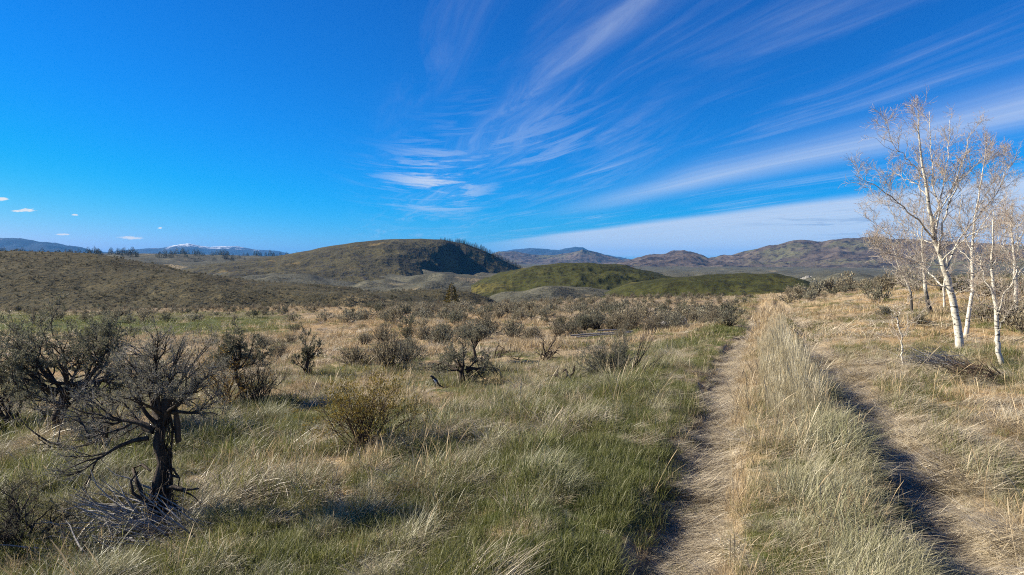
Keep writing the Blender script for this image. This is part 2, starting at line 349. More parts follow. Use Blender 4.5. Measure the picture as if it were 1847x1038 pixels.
def sagefield(x, y):
    """how thick the sagebrush stands"""
    p = pxof(x, y); s = track_s(x, y); n = fbm(x * .12, y * .12, 3, 71)
    d = sst(y, 21, 29) * sst(p, 980, 1080) * .9 + sst(y, 30, 38) * sst(p, 850, 980) * (1 - sst(p, 980, 1080)) * .8                                    # the field left of the track
    d = d + sst(y, 41, 47) * sst(p, 560, 760) * .7
    d = d + sst(y, 46 , 52) * .9 * (1 - sst(p, 500, 650)) * sst(y - (p * .0 + 50) , -3, 2)
    d = d + .22 * sst(y, 16, 22) * sst(p, 560, 760) + .20 * sst(y, 26, 32) * (1 - sst(y, 44, 50)) * sst(p, 300, 420)
    d = d * sst(d + n * .9, .10, .42)
    d = d * sst(np.abs(s), 1.2, 2.4) * np.where(s > 0, sst(y, 40, 52) * .75, 1) * (1 - .93 * (s > 0) * (p > 1480) * (y < 44))
    return np.clip(d, 0, 1)
sr_ = track_s(V[:, 0], V[:, 1]); coverattr(me, 'shrub', np.clip(sagefield(V[:, 0], V[:, 1]) + 1.1 * (np.exp(-((np.abs(sr_) - .8) / .3) ** 4)) * (V[:, 1] > 0) * (V[:, 1] < 55), 0, 1))
tag(link('ground', me), kind='structure')

# ------------------------------------------------------------------ hills and mountains
def landmat(name, stops, scale, spots=None, sp_scale=.3, sp_lo=.5, sp_hi=.6, tint=None, t_scale=.02, t_lo=.5, t_hi=.6, bstr=.6, bdist=1.0, snow=None):
    m, tt, o = mat(name); tc = tt.new('ShaderNodeTexCoord').outputs['Object']; n = tt.noise(tc, scale, 6, .65)
    c = tt.ramp(n, stops)
    if tint: c = tt.mix(tt.sstep(tt.noise(tc, t_scale, 4, .6, .5), t_lo, t_hi), c, tint)
    sp = tt.noise(tc, sp_scale, 3, .7)
    if spots: c = tt.mix(tt.sstep(sp, sp_lo, sp_hi), c, spots)
    if snow:
        z = tt.sep(tc)[2]; f = tt.m('ADD', tt.m('DIVIDE', z, snow), tt.m('MULTIPLY', tt.noise(tc, .006, 5, .75), 2.2))
        c = tt.mix(tt.sstep(f, 2.05, 2.4), c, (.68, .70, .74))
    b = princ(tt, c, .95, .05, tt.m('ADD', n, tt.m('MULTIPLY', sp, .6)), bstr, bdist); tt.l.new(b.outputs[0], o.inputs[0]); return m
HF = {}
def hill(name, prof, D, front, back, base, mt, nz=(0, 1), rg=(0, 1), nr=110, nth=500, shp=1.0, store=None, label=None, thick=None):
    xs = [math.atan((p[0] - CX) / F) for p in prof]
    def crest_t(a): return np.interp(a, xs, [p[1] for p in prof])
    pxs = [p[0] for p in prof]
    def ev(v, px): return np.interp(px, [q[0] for q in v], [q[1] for q in v]) if isinstance(v, (list, tuple)) else v
    def fn(x, y, r, a):
        px = CX + np.tan(a) * F; py = np.interp(px, pxs, [p[1] for p in prof])
        Dc = ev(D, px); fr = ev(front, px); bk = ev(back, px)
        yd = (CY - py) / F; tanel = (-sa + yd * ca) / (ca + yd * sa) * np.cos(a)       # slope from the eye to the crest
        zc_ = CAMZ + tanel * Dc
        q = (r - Dc); q = np.where(q < 0, q / fr, q / bk); sh = (1 - sst(np.abs(q) ** shp, 0, 1))
        z = base + (zc_ - base) * sh
        fade = 1 - np.exp(-(q / .16) ** 2) * .85
        edge = sst(1.05 - np.abs(q), 0, .3)
        if nz[0]: z = z + nz[0] * fbm(x / nz[1], y / nz[1], 5, 61) * fade * edge
        if rg[0]: z = z + rg[0] * ridged(x / rg[1], y / rg[1], 5, 81) * fade * edge
        return z
    a0, a1 = xs[0], xs[-1]; Dm = [D] if not isinstance(D, (list, tuple)) else [q[1] for q in D]
    fm = front if not isinstance(front, (list, tuple)) else max(q[1] for q in front); bm_ = back if not isinstance(back, (list, tuple)) else max(q[1] for q in back)
    V, Q = polar(np.linspace(min(Dm) - fm, max(Dm) + bm_, nr), np.linspace(a0, a1, nth), fn)
    me = qmesh(name, V, Q, mt); o = link(name, me); tag(o, kind='structure')
    HF[store or name] = (fn, a0, a1, min(Dm) - fm, max(Dm) + bm_)
    return o
mA = landmat('dark_sage_slope', [(.3, (.04, .036, .021)), (.6, (.088, .074, .040)), (.8, (.17, .14, .075))], .35, (.05, .048, .032), 1.1, .48, .56, (.18, .14, .075), .022, .54, .64, 1, .6)
mB = landmat('grey_sage_plain', [(.3, (.05, .048, .036)), (.6, (.105, .10, .07)), (.8, (.21, .18, .11))], .06, (.05, .05, .036), .5, .5, .6, (.24, .19, .11), .012, .60, .68, 1, 1.2)
mC = landmat('mesa_slope', [(.3, (.038, .034, .02)), (.6, (.08, .069, .032)), (.8, (.14, .115, .052))], .03, (.04, .036, .03), .12, .52, .62, (.16, .115, .045), .01, .58, .68, 1, 3)
mG = landmat('green_slope', [(.3, (.026, .028, .010)), (.6, (.052, .054, .016)), (.8, (.09, .08, .028))], .08, (.028, .027, .012), .35, .50, .60, (.10, .085, .025), .02, .55, .7, 1, .8)
mM = landmat('brown_mountain', [(.3, (.05, .038, .033)), (.6, (.11, .085, .065)), (.8, (.18, .145, .10))], .01, (.035, .028, .026), .03, .50, .60, (.10, .095, .05), .003, .5, .62, 1, 8)
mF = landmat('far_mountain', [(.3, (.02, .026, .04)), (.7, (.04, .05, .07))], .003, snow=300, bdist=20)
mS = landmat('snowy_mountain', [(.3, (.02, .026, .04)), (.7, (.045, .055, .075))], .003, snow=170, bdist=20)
# the basin floor: one sheet out to the horizon
V, Q = polar(np.concatenate([np.geomspace(90, 3000, 260), np.geomspace(3100, 15000, 20)]), np.linspace(R(-75), R(75), 520),
             lambda x, y, r, a: -14 - 4 * sst(r, 200, 500) + sst(r, 110, 260) * (12.0 * fbm(x / 75, y / 70, 3, 13) + 1.6 * fbm(x / 18, y / 16, 2, 15)) * (1 - .5 * sst(r, 600, 1200)) + 26 * sst(r, 450, 1250) * sst(-a, R(2), R(24)))
tag(link('plain', qmesh('plain', V, Q, mB)), kind='structure')
hill('hill', [(-600, 470), (-300, 461), (0, 457), (60, 456), (130, 457), (170, 459), (210, 465), (250, 474), (320, 488), (400, 500), (480, 512), (547, 516), (631, 526), (715, 538), (780, 548), (840, 556)],
     [(-300, 175), (0, 165), (400, 130), (720, 105)], [(0, 105), (400, 75), (720, 40)], 90, -14, mA, (2.4, 28), (0, 1), 150, 520, 1.25, 'A')
hill('hill', [(520, 548), (580, 538), (640, 529), (698, 526), (748, 523), (795, 522), (849, 527), (880, 537), (905, 551)], 150, 45, 45, -20, mA, (.8, 12), store='B', nr=70, nth=220)
hill('hill', [(250, 486), (320, 482), (400, 475), (460, 468), (505, 462), (560, 453), (600, 444), (640, 438), (690, 432.5), (760, 431), (800, 433.5), (840, 441), (870, 452), (900, 466), (925, 479), (945, 488), (965, 498)], 900,
     [(250, 420), (720, 330), (790, 210), (830, 95), (965, 60)], 260, -20, mC, (5, 110), (4, 50), 180, 620, 1.0, 'mesa')
hill('hill', [(850, 520), (880, 505), (905, 495), (960, 482), (1010, 475.5), (1060, 475), (1110, 480), (1160, 490), (1205, 499), (1260, 512), (1300, 530)], 390, 150, 120, -20, mG, (4.2, 42), (2.2, 17), 160, 420, 1.0, 'green1')
hill('hill', [(1010, 560), (1080, 533), (1130, 513), (1200, 501), (1280, 496), (1340, 494), (1400, 497), (1450, 506), (1520, 530)], 260, 100, 80, -20, mG, (2.4, 30), (1.3, 13), 140, 380, 1.0, 'green2')
hill('mountain', [(1060, 500), (1100, 484), (1120, 478), (1140, 473), (1160, 465), (1180, 462), (1200, 461), (1215, 457), (1232, 457), (1250, 463), (1278, 474), (1290, 471), (1300, 467), (1340, 457), (1370, 450), (1400, 448),
     (1430, 438), (1450, 436), (1480, 439), (1520, 432), (1560, 430), (1600, 432), (1700, 436), (1847, 444), (2100, 440), (2400, 465)], 2600, 900, 800, -30, mM, (24, 420), (34, 300), 200, 760, .9, 'mtR')
hill('mountain', [(830, 480), (880, 462), (900, 455), (930, 456), (960, 461), (1000, 460), (1030, 456), (1050, 452), (1065, 456), (1090, 463), (1115, 470), (1160, 482)], 4200, 1000, 800, -30, mM, (30, 500), (40, 420), 120, 420, .9, 'mtM')
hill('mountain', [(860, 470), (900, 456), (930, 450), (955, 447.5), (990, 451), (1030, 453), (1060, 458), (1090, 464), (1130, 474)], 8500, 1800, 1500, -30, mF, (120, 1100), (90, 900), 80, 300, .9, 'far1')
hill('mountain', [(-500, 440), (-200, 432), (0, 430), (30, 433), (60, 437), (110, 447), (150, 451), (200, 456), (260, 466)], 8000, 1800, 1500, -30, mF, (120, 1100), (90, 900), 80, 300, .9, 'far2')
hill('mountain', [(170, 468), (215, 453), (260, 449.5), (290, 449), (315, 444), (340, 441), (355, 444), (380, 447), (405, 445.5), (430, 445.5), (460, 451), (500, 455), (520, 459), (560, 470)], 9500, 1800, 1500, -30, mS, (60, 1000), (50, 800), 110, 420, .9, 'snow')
# wooded rise on the left that carries the far treeline
hill('hill', [(-400, 462), (0, 460), (150, 458), (260, 458), (400, 461), (520, 464), (600, 470)], 1150, 350, 300, -22, mB, (6, 120), (2, 60), 90, 380, 1.0, 'rise')
# eroded pale bluff on the right
mK, tt, o = mat('pale_clay'); tc = tt.new('ShaderNodeTexCoord').outputs['Object']
b = princ(tt, tt.ramp(tt.noise(tc, .12, 5, .6), [(.3, (.12, .11, .09)), (.7, (.30, .28, .23))]), .9, .1); tt.l.new(b.outputs[0], o.inputs[0])
def bluff(x, y, r, a):
    px = CX + np.tan(a) * F; cz = np.interp(px, [1405, 1438, 1455, 1480, 1510, 1530, 1548, 1565, 1590], [-32, -20, -15.5, -16.2, -16.8, -18.5, -21, -25, -33]) + 1.4 * pnoise(px / 5, px * 0, 4)
    q = (650 - r) / 75; sh = 1 - sst(q, 0, 1) ** .7; lean = px / 12 - q * 6.0
    gul = np.abs(pnoise(lean, q * .7, 7)) * 20 + np.abs(pnoise(lean * 2.3, q * 1.3, 8)) * 9
    return -34 + (cz + 34) * sh - gul * sst(q, -.02, .35) * (1 - sst(q, .85, 1)) + 2
V, Q = polar(np.linspace(570, 700, 60), np.linspace(math.atan((1400 - CX) / F), math.atan((1592 - CX) / F), 360), bluff)
tag(link('cliff', qmesh('cliff', V, Q, mK)), kind='structure')

def hz(names, x, y):
    """height of the highest of the named hills at x, y"""
    r = np.hypot(x, y); a = np.arctan2(x, y); z = np.full(np.shape(x), -1e9)
    for k in names:
        fn, a0, a1, r0, r1 = HF[k]; ok = (a > a0) & (a < a1) & (r > r0) & (r < r1); z = np.where(ok, np.maximum(z, fn(x, y, r, a)), z)
    return z
def ground_z(x, y): return np.maximum(G(x, y), hz(('A', 'B'), x, y))

# ------------------------------------------------------------------ scatter by geometry nodes
def scatter(name, protos, pts, rot, scl, idx, tint):
    col_ = bpy.data.collections.new(name + '_source')
    for k, me in enumerate(protos):
        o = bpy.data.objects.new('%s_source_%02d' % (name, k), me); col_.objects.link(o)
    me = bpy.data.meshes.new(name); me.vertices.add(len(pts)); me.vertices.foreach_set('co', np.asarray(pts, np.float32).ravel())
    for nm, typ, arr, key in (('rot', 'FLOAT_VECTOR', rot, 'vector'), ('scl', 'FLOAT', scl, 'value'), ('idx', 'INT', idx, 'value'), ('tint', 'FLOAT', tint, 'value')):
        a = me.attributes.new(nm, typ, 'POINT'); a.data.foreach_set(key, np.asarray(arr, np.int32 if typ == 'INT' else np.float32).ravel())
    ob = link(name, me); ng = bpy.data.node_groups.new(name, 'GeometryNodeTree')
    ng.interface.new_socket('Geometry', in_out='INPUT', socket_type='NodeSocketGeometry'); ng.interface.new_socket('Geometry', in_out='OUTPUT', socket_type='NodeSocketGeometry')
    N = ng.nodes; L = ng.links; gi = N.new('NodeGroupInput'); go = N.new('NodeGroupOutput')
    iop = N.new('GeometryNodeInstanceOnPoints'); ci = N.new('GeometryNodeCollectionInfo'); ci.inputs['Collection'].default_value = col_
    ci.inputs['Separate Children'].default_value = True; ci.inputs['Reset Children'].default_value = True
    def na(n, ty):
        q = N.new('GeometryNodeInputNamedAttribute'); q.data_type = ty; q.inputs['Name'].default_value = n; return q.outputs['Attribute']
    e2r = N.new('FunctionNodeEulerToRotation'); L.new(na('rot', 'FLOAT_VECTOR'), e2r.inputs[0]); L.new(e2r.outputs[0], iop.inputs['Rotation'])
    L.new(na('scl', 'FLOAT'), iop.inputs['Scale']); L.new(na('idx', 'INT'), iop.inputs['Instance Index']); iop.inputs['Pick Instance'].default_value = True
    L.new(ci.outputs[0], iop.inputs['Instance']); L.new(gi.outputs[0], iop.inputs['Points']); L.new(iop.outputs[0], go.inputs[0])
    md = ob.modifiers.new('scatter', 'NODES'); md.node_group = ng
    return tag(ob, kind='stuff')

# ------------------------------------------------------------------ grass clumps
def blades(n, lo, hi, wd, spread, lean0, lean1, droop, rng, k=5, dirn=None, dj=3.2, head=False):
    """n curved blades; lean = angle from upright at the root, droop = how far it bends over"""
    az = rng.uniform(-math.pi, math.pi, n) if dirn is None else dirn + rng.uniform(-dj, dj, n)
    L = rng.uniform(lo, hi, n); ln = rng.uniform(lean0, lean1, n); dr = droop * rng.uniform(.4, 1.3, n); rr = spread * np.sqrt(rng.uniform(0, 1, n)); ra = rng.uniform(0, 6.28, n)
    p = np.stack([rr * np.cos(ra), rr * np.sin(ra), np.full(n, -.01)], 1); V = []; tw = rng.uniform(-.9, .9, n); side = az + math.pi / 2 + tw
    S = np.stack([np.cos(side), np.sin(side), rng.uniform(-.4, .4, n)], 1); bend = rng.normal(0, .25, n)
    for i in range(k):
        f = i / (k - 1); w = wd * ((1 - f) ** .7 * .9 + .1) * rng.uniform(.7, 1.2)
        if head and i >= k - 2: w = wd * (1.9 if i == k - 2 else .7)
        V.append(np.stack([p + S * w * .5, p - S * w * .5], 1))
        a = ln + dr * f * f + 0 * f; A = az + bend * f; st = L / (k - 1)
        p = p + np.stack([np.sin(a) * np.cos(A) * st, np.sin(a) * np.sin(A) * st, np.cos(a) * st], 1)
        p[:, 2] = np.maximum(p[:, 2], .004 + .012 * rng.uniform(0, 1, n))
    V = np.stack(V, 1).reshape(-1, 3); b = np.arange(n)[:, None] * 2 * k + np.arange(k - 1)[None] * 2
    return V, np.stack([b, b + 1, b + 3, b + 2], -1).reshape(-1, 4)
def clump(name, mt, seed, parts):
    rng = np.random.RandomState(seed); mb = MB()
    for kw in parts: mb.add(*blades(rng=rng, **kw))
    return mb.me(name, mt, False)
pi = math.pi
GREEN = [clump('green_clump', M['green'], 10 + k, [dict(n=34, lo=.07, hi=.19, wd=.0058, spread=.12, lean0=.0, lean1=.8, droop=.8), dict(n=18, lo=.1, hi=.26, wd=.003, spread=.11, lean0=.6, lean1=1.5, droop=.8)]) for k in range(4)]
DRY = [clump('dry_clump', M['dry'], 20 + k, [dict(n=50, lo=.06, hi=.18, wd=.003, spread=.12, lean0=.1, lean1=1.4, droop=.7), dict(n=3, lo=.15, hi=.32, wd=.0026, spread=.09, lean0=0, lean1=.5, droop=.4, head=True)]) for k in range(4)]
PLUME = [clump('plume_clump', M['tuss'], 25 + k, [dict(n=46, lo=.22, hi=.5, wd=.003, spread=.10, lean0=0, lean1=.35, droop=.45), dict(n=16, lo=.3, hi=.55, wd=.003, spread=.08, lean0=0, lean1=.3, droop=.35, head=True)]) for k in range(4)]
MATT = [clump('matted_clump', M['mat'], 30 + k, [dict(n=58, lo=.12, hi=.34, wd=.0044, spread=.16, lean0=.95, lean1=1.62, droop=.5, dirn=0, dj=.45), dict(n=14, lo=.08, hi=.22, wd=.0036, spread=.15, lean0=.9, lean1=1.6, droop=.4)]) for k in range(5)]
TUSS = [clump('tussock_clump', M['tuss'], 40 + k, [dict(n=84, lo=.10, hi=.31, wd=.0034, spread=.12, lean0=.4, lean1=1.3, droop=1.4, dirn=0, dj=1.7), dict(n=5, lo=.15, hi=.3, wd=.003, spread=.07, lean0=0, lean1=.6, droop=.6, k=6)]) for k in range(4)]
TALL = [clump('tall_stem', M['dry'], 50 + k, [dict(n=4, lo=.3, hi=.65, wd=.0038, spread=.05, lean0=0, lean1=.7, droop=.5, head=True, k=7)]) for k in range(4)]
FDRY = [clump('far_dry_clump', M['dry'], 60 + k, [dict(n=50, lo=.06, hi=.22, wd=.011, spread=.24, lean0=0, lean1=1.1, droop=.6, k=4)]) for k in range(4)]
FMAT = [clump('far_matted_clump', M['mat'], 65 + k, [dict(n=44, lo=.12, hi=.36, wd=.012, spread=.24, lean0=1.0, lean1=1.6, droop=.4, k=4, dirn=0, dj=.8)]) for k in range(4)]
FGRN = [clump('far_green_clump', M['green'], 70 + k, [dict(n=50, lo=.05, hi=.14, wd=.013, spread=.25, lean0=.1, lean1=1.1, droop=.6, k=4)]) for k in range(4)]

rng = np.random.RandomState(77)
PX, PY = [], []
for r0, r1, dens in ((1.6, 5, 300), (5, 9, 200), (9, 15, 95), (15, 26, 26), (26, 44, 11), (44, 74, 4.2)):
    amax = R(75 if r1 <= 5 else (58 if r1 <= 9 else 46)); n = int(amax * (r1 * r1 - r0 * r0) * dens)
    r = np.sqrt(rng.uniform(r0 * r0, r1 * r1, n)); a = rng.uniform(-amax, amax, n); PX.append(r * np.sin(a)); PY.append(r * np.cos(a))
for c_ in (-.78, .9):                                       # extra straw trodden into the two ruts
    yy = 2.2 * (30 / 2.2) ** rng.uniform(0, 1, 1500); ss = c_ + rng.uniform(-.28, .28, 1500); PX.append(ss / .928 + .25 + .4 * yy + .10 * np.sin(yy * .35)); PY.append(yy)
X = np.concatenate(PX); Y = np.concatenate(PY); Z = G(X, Y); S = track_s(X, Y); RR = np.hypot(X, Y); far = RR > 17
rutx = rng.uniform(0, 1, len(X)) < 0
g, go = cover(X, Y); n = len(X); uu = rng.uniform(0, 1, n); u2 = rng.uniform(0, 1, n)
rut = np.maximum(np.exp(-((S + .78) / (.20 + .10 * pnoise(X, Y * .8, 3))) ** 4), np.exp(-((S - .88) / (.24 + .10 * pnoise(X, Y * .8, 8))) ** 4)) * (1 - sst(Y, 52, 60)); hump = np.exp(-(S / .30) ** 2); shoulder = np.exp(-((S + 1.3) / .35) ** 2)
pm_ = fbm(X * .55 + 9, Y * .55, 3, 91); pt_ = fbm(X * .4, Y * .4 + 5, 3, 95)
matshare = np.clip(.42 + 1.5 * pm_ + .9 * rut + .25 * (S > 1.0), .0, 1); tall_ok = 1 - rut * 1.3
tussshare = np.clip((.12 + 1.3 * pt_) * (1 - rut * 1.5) + np.exp(-((S + .02) / .26) ** 2) * .95 * (1 - sst(Y, 5.5, 9)) + .55 * np.exp(-((S + 2.2) / 1.1) ** 2), 0, 1) * (S < 1.3) * (RR < 18) * (1 - .6 * (S < -2.6))
kind = np.where(uu < g, 0, np.where(u2 < matshare, 2, np.where(u2 < matshare + tussshare * (1 - matshare), 3, 1)))
kind = np.where((rut > .5) & (uu > .04) & (~((S > .4) & (S < .72)) | (u2 > .6)), 2, kind)
kind = np.where((hump > .45) & (Y > 6.5) & (uu > .25), 4, kind)
plume = (S > 1.3) & (pt_ > .12) & (kind == 1) & (uu > .5); kind = np.where(plume, 4, kind)
az = rng.uniform(-pi, pi, n); flow = -.45 + 1.6 * fbm(X * .5, Y * .5, 2, 99); flow = np.where(np.abs(S) < 1.1, -.35 + .5 * pm_, flow)
azm = flow + rng.normal(0, 1, n) * np.where(np.abs(S) < 1.15, .3, .75) + np.where(rng.uniform(0, 1, n) < .12, pi, 0)
side = (S > .30) & (S < .66) & (Y < 34); kind = np.where(side & (u2 < .72), 0, kind); kind = np.where((S > .66) & (S < 1.2) & (Y < 40) & (kind != 2) & (uu > .08), 2, kind)
hs_ = np.clip(.84 - .14 * (S < -2.6) - .1 * (S > 1.3) + 1.5 * pnoise(X * 2.3, Y * 2.3, 44) + .8 * pnoise(X * .7, Y * .7, 45), .40, 1.5)
kind = np.where((kind == 0) & (RR < 14) & (pnoise(X * 1.9, Y * 1.9, 47) > .12) & (uu < g * .6), 3, kind); kind = np.where((kind == 0) & (RR < 14) & (u2 < .14), 2, kind)
mx_, my_ = (784 - CX) / F * 11.3, 11.3; bare_ = np.hypot(X - mx_ * Y / my_, (Y - my_ + .9) * .28) < .34; hs_ = np.where(bare_, .4, hs_); kind = np.where(bare_, np.where(rng.uniform(0, 1, n) < .5, 2, 9), kind)
hs_ = np.where((np.abs(Y - 22.3) < 1.6) & (pxof(X, Y) > 1020) & (pxof(X, Y) < 1150), .4, hs_)
for nm, kk, near, farp, dirn in (('green_grass', 0, GREEN, FGRN, 0), ('dry_grass', 1, DRY, FDRY, 0), ('matted_grass', 2, MATT, FMAT, 1), ('tussock_grass', 3, TUSS, None, 1), ('plume_grass', 4, PLUME, None, 0)):
    q = (kind == kk); pr = list(near) + list(farp or [])
    m_ = int(q.sum()); ii = rng.randint(0, len(near), m_) + (np.where(far[q], len(near), 0) if farp else 0); ii = np.minimum(ii, len(pr) - 1)
    rz = azm[q] if dirn else az[q]; rt = np.stack([rng.normal(0, .1, m_), rng.normal(0, .1, m_), rz], 1)
    sc_ = rng.uniform(.7, 1.25, m_) * (1 + .25 * (RR[q] > 30))
    if kk == 0: sc_ = np.maximum(sc_, .55) * (1 + .1 * np.exp(-((S[q] + 1.6) / 1.) ** 2)) * np.where(np.abs(S[q]) < .9, .6, 1); ti = np.clip(.2 + RR[q] / 60 + pm_[q], 0, 1)
    sc_ = sc_ * (.72 + .28 * sst(RR[q], 3.5, 7))
    sc_ = sc_ * np.where(np.abs(S[q]) < 1.1, .5 + .5 * hs_[q], hs_[q]) * (1 - .5 * shoulder[q] * (Y[q] < 30))
    if kk == 1: sc_ = sc_ * np.clip(tall_ok[q], .35, 1) * (.85 + .5 * np.clip(pt_[q] * 1.5 + .2, 0, 1)) * (1 + .35 * (np.abs(S[q]) < .5)); ti = go[q]
    if kk == 2: ti = np.clip(.5 * rng.uniform(0, 1, m_) ** 2 * (rut[q] < .4), 0, 1); sc_ = sc_ * np.where(np.abs(S[q]) < 1.1, .9, 1)
    if kk == 4: ti = go[q] * .1; sc_ = sc_ * (.56 + .22 * sst(Y[q], 6, 12)) * (1 - .35 * sst(Y[q], 14, 22)) * np.where(S[q] > 1.2, .42, .86) * (1 - .45 * sst(Y[q], 18, 30))
    if kk == 3: sc_ = sc_ * np.where((S[q] < -.15) & (S[q] > -1.35), .6, 1)
    if kk == 3: ti = np.clip(.15 + .9 * g[q] * rng.uniform(0, 1, m_), 0, 1)
    if kk in (3, 4): sc_ = sc_ * (1 + .4 * np.exp(-((S[q] - .18) / .16) ** 2))
    if kk == 0: sc_ = np.maximum(sc_, np.where(np.abs(S[q]) < 1.0, .5, .7))
    scatter(nm, pr, np.stack([X[q], Y[q], Z[q]], 1), rt, sc_, ii, ti)
q = rng.uniform(0, 1, n) < .016 * (RR > 4.5) * (RR < 20) * (np.abs(np.abs(S) - .8) > .25)
m_ = int(q.sum()); scatter('tall_grass', TALL, np.stack([X[q], Y[q], Z[q]], 1), np.stack([rng.normal(0, .15, m_), rng.normal(0, .15, m_), az[q]], 1), rng.uniform(.6, 1.1, m_), rng.randint(0, 4, m_), go[q])

# ------------------------------------------------------------------ sagebrush: rounded grey bushes
def sage_mesh(seed, n_tw=64, n_lf=1900, leaf=(.034, .014), w=.5, h=.62, lump=.35, matl='sage'):
    """crooked stems rising from one foot, leaf sprigs crowding their ends"""
    rng = np.random.RandomState(seed); st = MB(); lf = MB(); ends = []
    ph = rng.uniform(0, 6.28, 3)
    for k in range(n_tw):
        a = rng.uniform(0, 6.28); e = rng.uniform(.08, 1.0) ** .7; el = e * pi / 2
        rad = 1 + lump * (math.sin(2 * a + ph[0]) * .5 + math.sin(3 * a + ph[1]) * .5)
        tip = np.array((math.cos(a) * math.cos(el) * w * rad, math.sin(a) * math.cos(el) * w * rad, .12 + math.sin(el) * h * rng.uniform(.7, 1.12)))
        p0 = np.array((rng.normal(0, .04), rng.normal(0, .04), -.04)); mid = p0 * .4 + tip * .5 * np.array((1.15, 1.15, .75)) + rng.normal(0, .04, 3)
        f = np.linspace(0, 1, 6)[:, None]; pts = p0 * (1 - f) ** 2 + mid * 2 * f * (1 - f) + tip * f * f + rng.normal(0, .012, (6, 3)) * np.sin(f * 3)
        st.tube(pts, np.linspace(.010, .003, 6), 4); ends.append((pts, tip - mid))
    P_, D_ = [], []
    per = n_lf // n_tw
    for pts, d in ends:
        d = d / np.linalg.norm(d); i = rng.uniform(2.2, 5, per); fl = np.floor(i).astype(int); fl = np.minimum(fl, 4); fr = (i - fl)[:, None]
        base = pts[fl] * (1 - fr) + pts[fl + 1] * fr; P_.append(base + rng.normal(0, .042, (per, 3)) * np.array((1, 1, .8))); D_.append(d * .5 + rng.normal(0, .45, (per, 3)) + np.array((0, 0, .7)))
    P_ = np.concatenate(P_); P_[:, 2] = np.maximum(P_[:, 2], .02); lf.leaves(P_, np.concatenate(D_), rng.uniform(.6, 1.4, len(P_)) * leaf[0] * 1.6, leaf[1] * rng.uniform(.7, 1.3, len(P_)), rng)
    return st.me('stems', M['wood']), lf.me('foliage', M[matl])
MK = ['sagewarm', 'sagewarm', 'sage', 'sage', 'sagewarm', 'sagegreen']
SM = [sage_mesh(200 + k, matl=MK[k], h=(.55, .46, .6, .5, .68, .52)[k]) for k in range(6)]
def merged(pair, name):
    V_, Q_, mi, nb = [], [], [], 0
    for j, me_ in enumerate(pair):
        v_ = np.empty(len(me_.vertices) * 3, np.float32); me_.vertices.foreach_get('co', v_); q_ = np.empty(len(me_.loops), np.int32); me_.loops.foreach_get('vertex_index', q_)
        V_.append(v_.reshape(-1, 3)); Q_.append(q_.reshape(-1, 4) + nb); mi.append(np.full(len(me_.polygons), j)); nb += len(me_.vertices)
    me_ = qmesh(name, np.concatenate(V_), np.concatenate(Q_)); [me_.materials.append(p.materials[0]) for p in pair]
    me_.polygons.foreach_set('material_index', np.concatenate(mi).astype(np.int32)); return me_
FS = [merged(sage_mesh(230 + k, 18, 460, (.06, .038), .55, .6, .35, MK[k]), 'sagebrush') for k in range(6)]
# candidates over the near field and the low hills
rng = np.random.RandomState(91); a = []; 
for r0, r1, dens in ((14, 76, 1.25), (58, 110, .9), (110, 230, .42)):
    amax = R(46); n = int(amax * (r1 * r1 - r0 * r0) * dens); r = np.sqrt(rng.uniform(r0 * r0, r1 * r1, n)); an = rng.uniform(-amax, amax, n); a.append(np.stack([r * np.sin(an), r * np.cos(an)], 1))
n1_ = len(a[0]); A_ = np.concatenate(a); X, Y = A_[:, 0], A_[:, 1]; gz = G(X, Y); hzz = hz(('A', 'B'), X, Y)
onhill = hzz > gz + .15; p_ = pxof(X, Y); pat = fbm(X * .06, Y * .06, 3, 17)
keep = np.where(np.arange(len(X)) < n1_, (rng.uniform(0, 1, len(X)) < sagefield(X, Y) * (.56 - .20 * (pxof(X, Y) > 850))) & ~onhill, onhill & (rng.uniform(0, 1, len(X)) < .75 + 2.2 * pat))
X, Y = X[keep], Y[keep]; Z = np.maximum(gz, hzz)[keep]; hillp = onhill[keep]
sz = rng.uniform(.45, 1.2, len(X)) ** 1.3 * np.where(hillp, .72, 1.0) * np.where(Y < 52, 1, .85) * np.where((pxof(X, Y) > 850) & (Y > 33), .8, 1) * np.where(pxof(X, Y) < 560, .75, 1.0)
# lone bushes seen against the meadow, by eye: px, base py, distance, size
LONE = [(405,655,19,.7),(470,640,24,.9),(500,655,19,.8),(440,672,16,.8),(520,622,27,.8),(30,600,33,1),(640,662,15.5,.85),(700,668,14.5,1.0),(735,655,15.5,.9),(655,628,24,.9),(690,620,26,1.0),(735,640,19,.8),
        (765,615,26,1.1),(800,610,27,1.1),(840,608,26,1.2),(880,600,28,1.2),(925,605,26,1.2),(960,612,24,1.1),(1010,600,27,1.1),(1055,594,28,1.2),(1080,588,30,1.2),(1130,585,31,1.1),(1190,590,27,1.2),(1230,583,30,1.25),(1270,578,31,1.2),
        (1310,570,34,1.2),(1290,585,29,.9),(1165,578,33,1.2),(700,590,38,.9),(760,583,40,1),(740,596,34,.9),(820,584,38,1.1),(870,580,40,1.2),(910,578,41,1.2),(960,575,42,1.2),(150,587,42,.9),(205,586,42,1),(255,588,41,1.1),(230,592,40,.8),
        (100,590,42,1.1),(300,590,41,.9),(60,596,38,1.1),(345,589,42,.9),(1440,545,50,1.6),(1470,540,50,1.9),(1500,536,50,1.7),(1530,533,52,1.7),(1425,552,46,1.2),(1560,528,50,1.3),(1590,545,33,1.2),(1600,530,42,1.7),(1630,525,44,1.9),(1570,536,42,1.3),
        (1650,530,36,1.3),(1700,528,34,1.4),(1740,535,30,1.3),(1790,545,26,1.3),(1835,548,25,1.3),(1600,575,21,.55),(1660,590,17,.5),(1775,590,17,.9),(1820,600,16,.9),(1845,610,15,.8)]
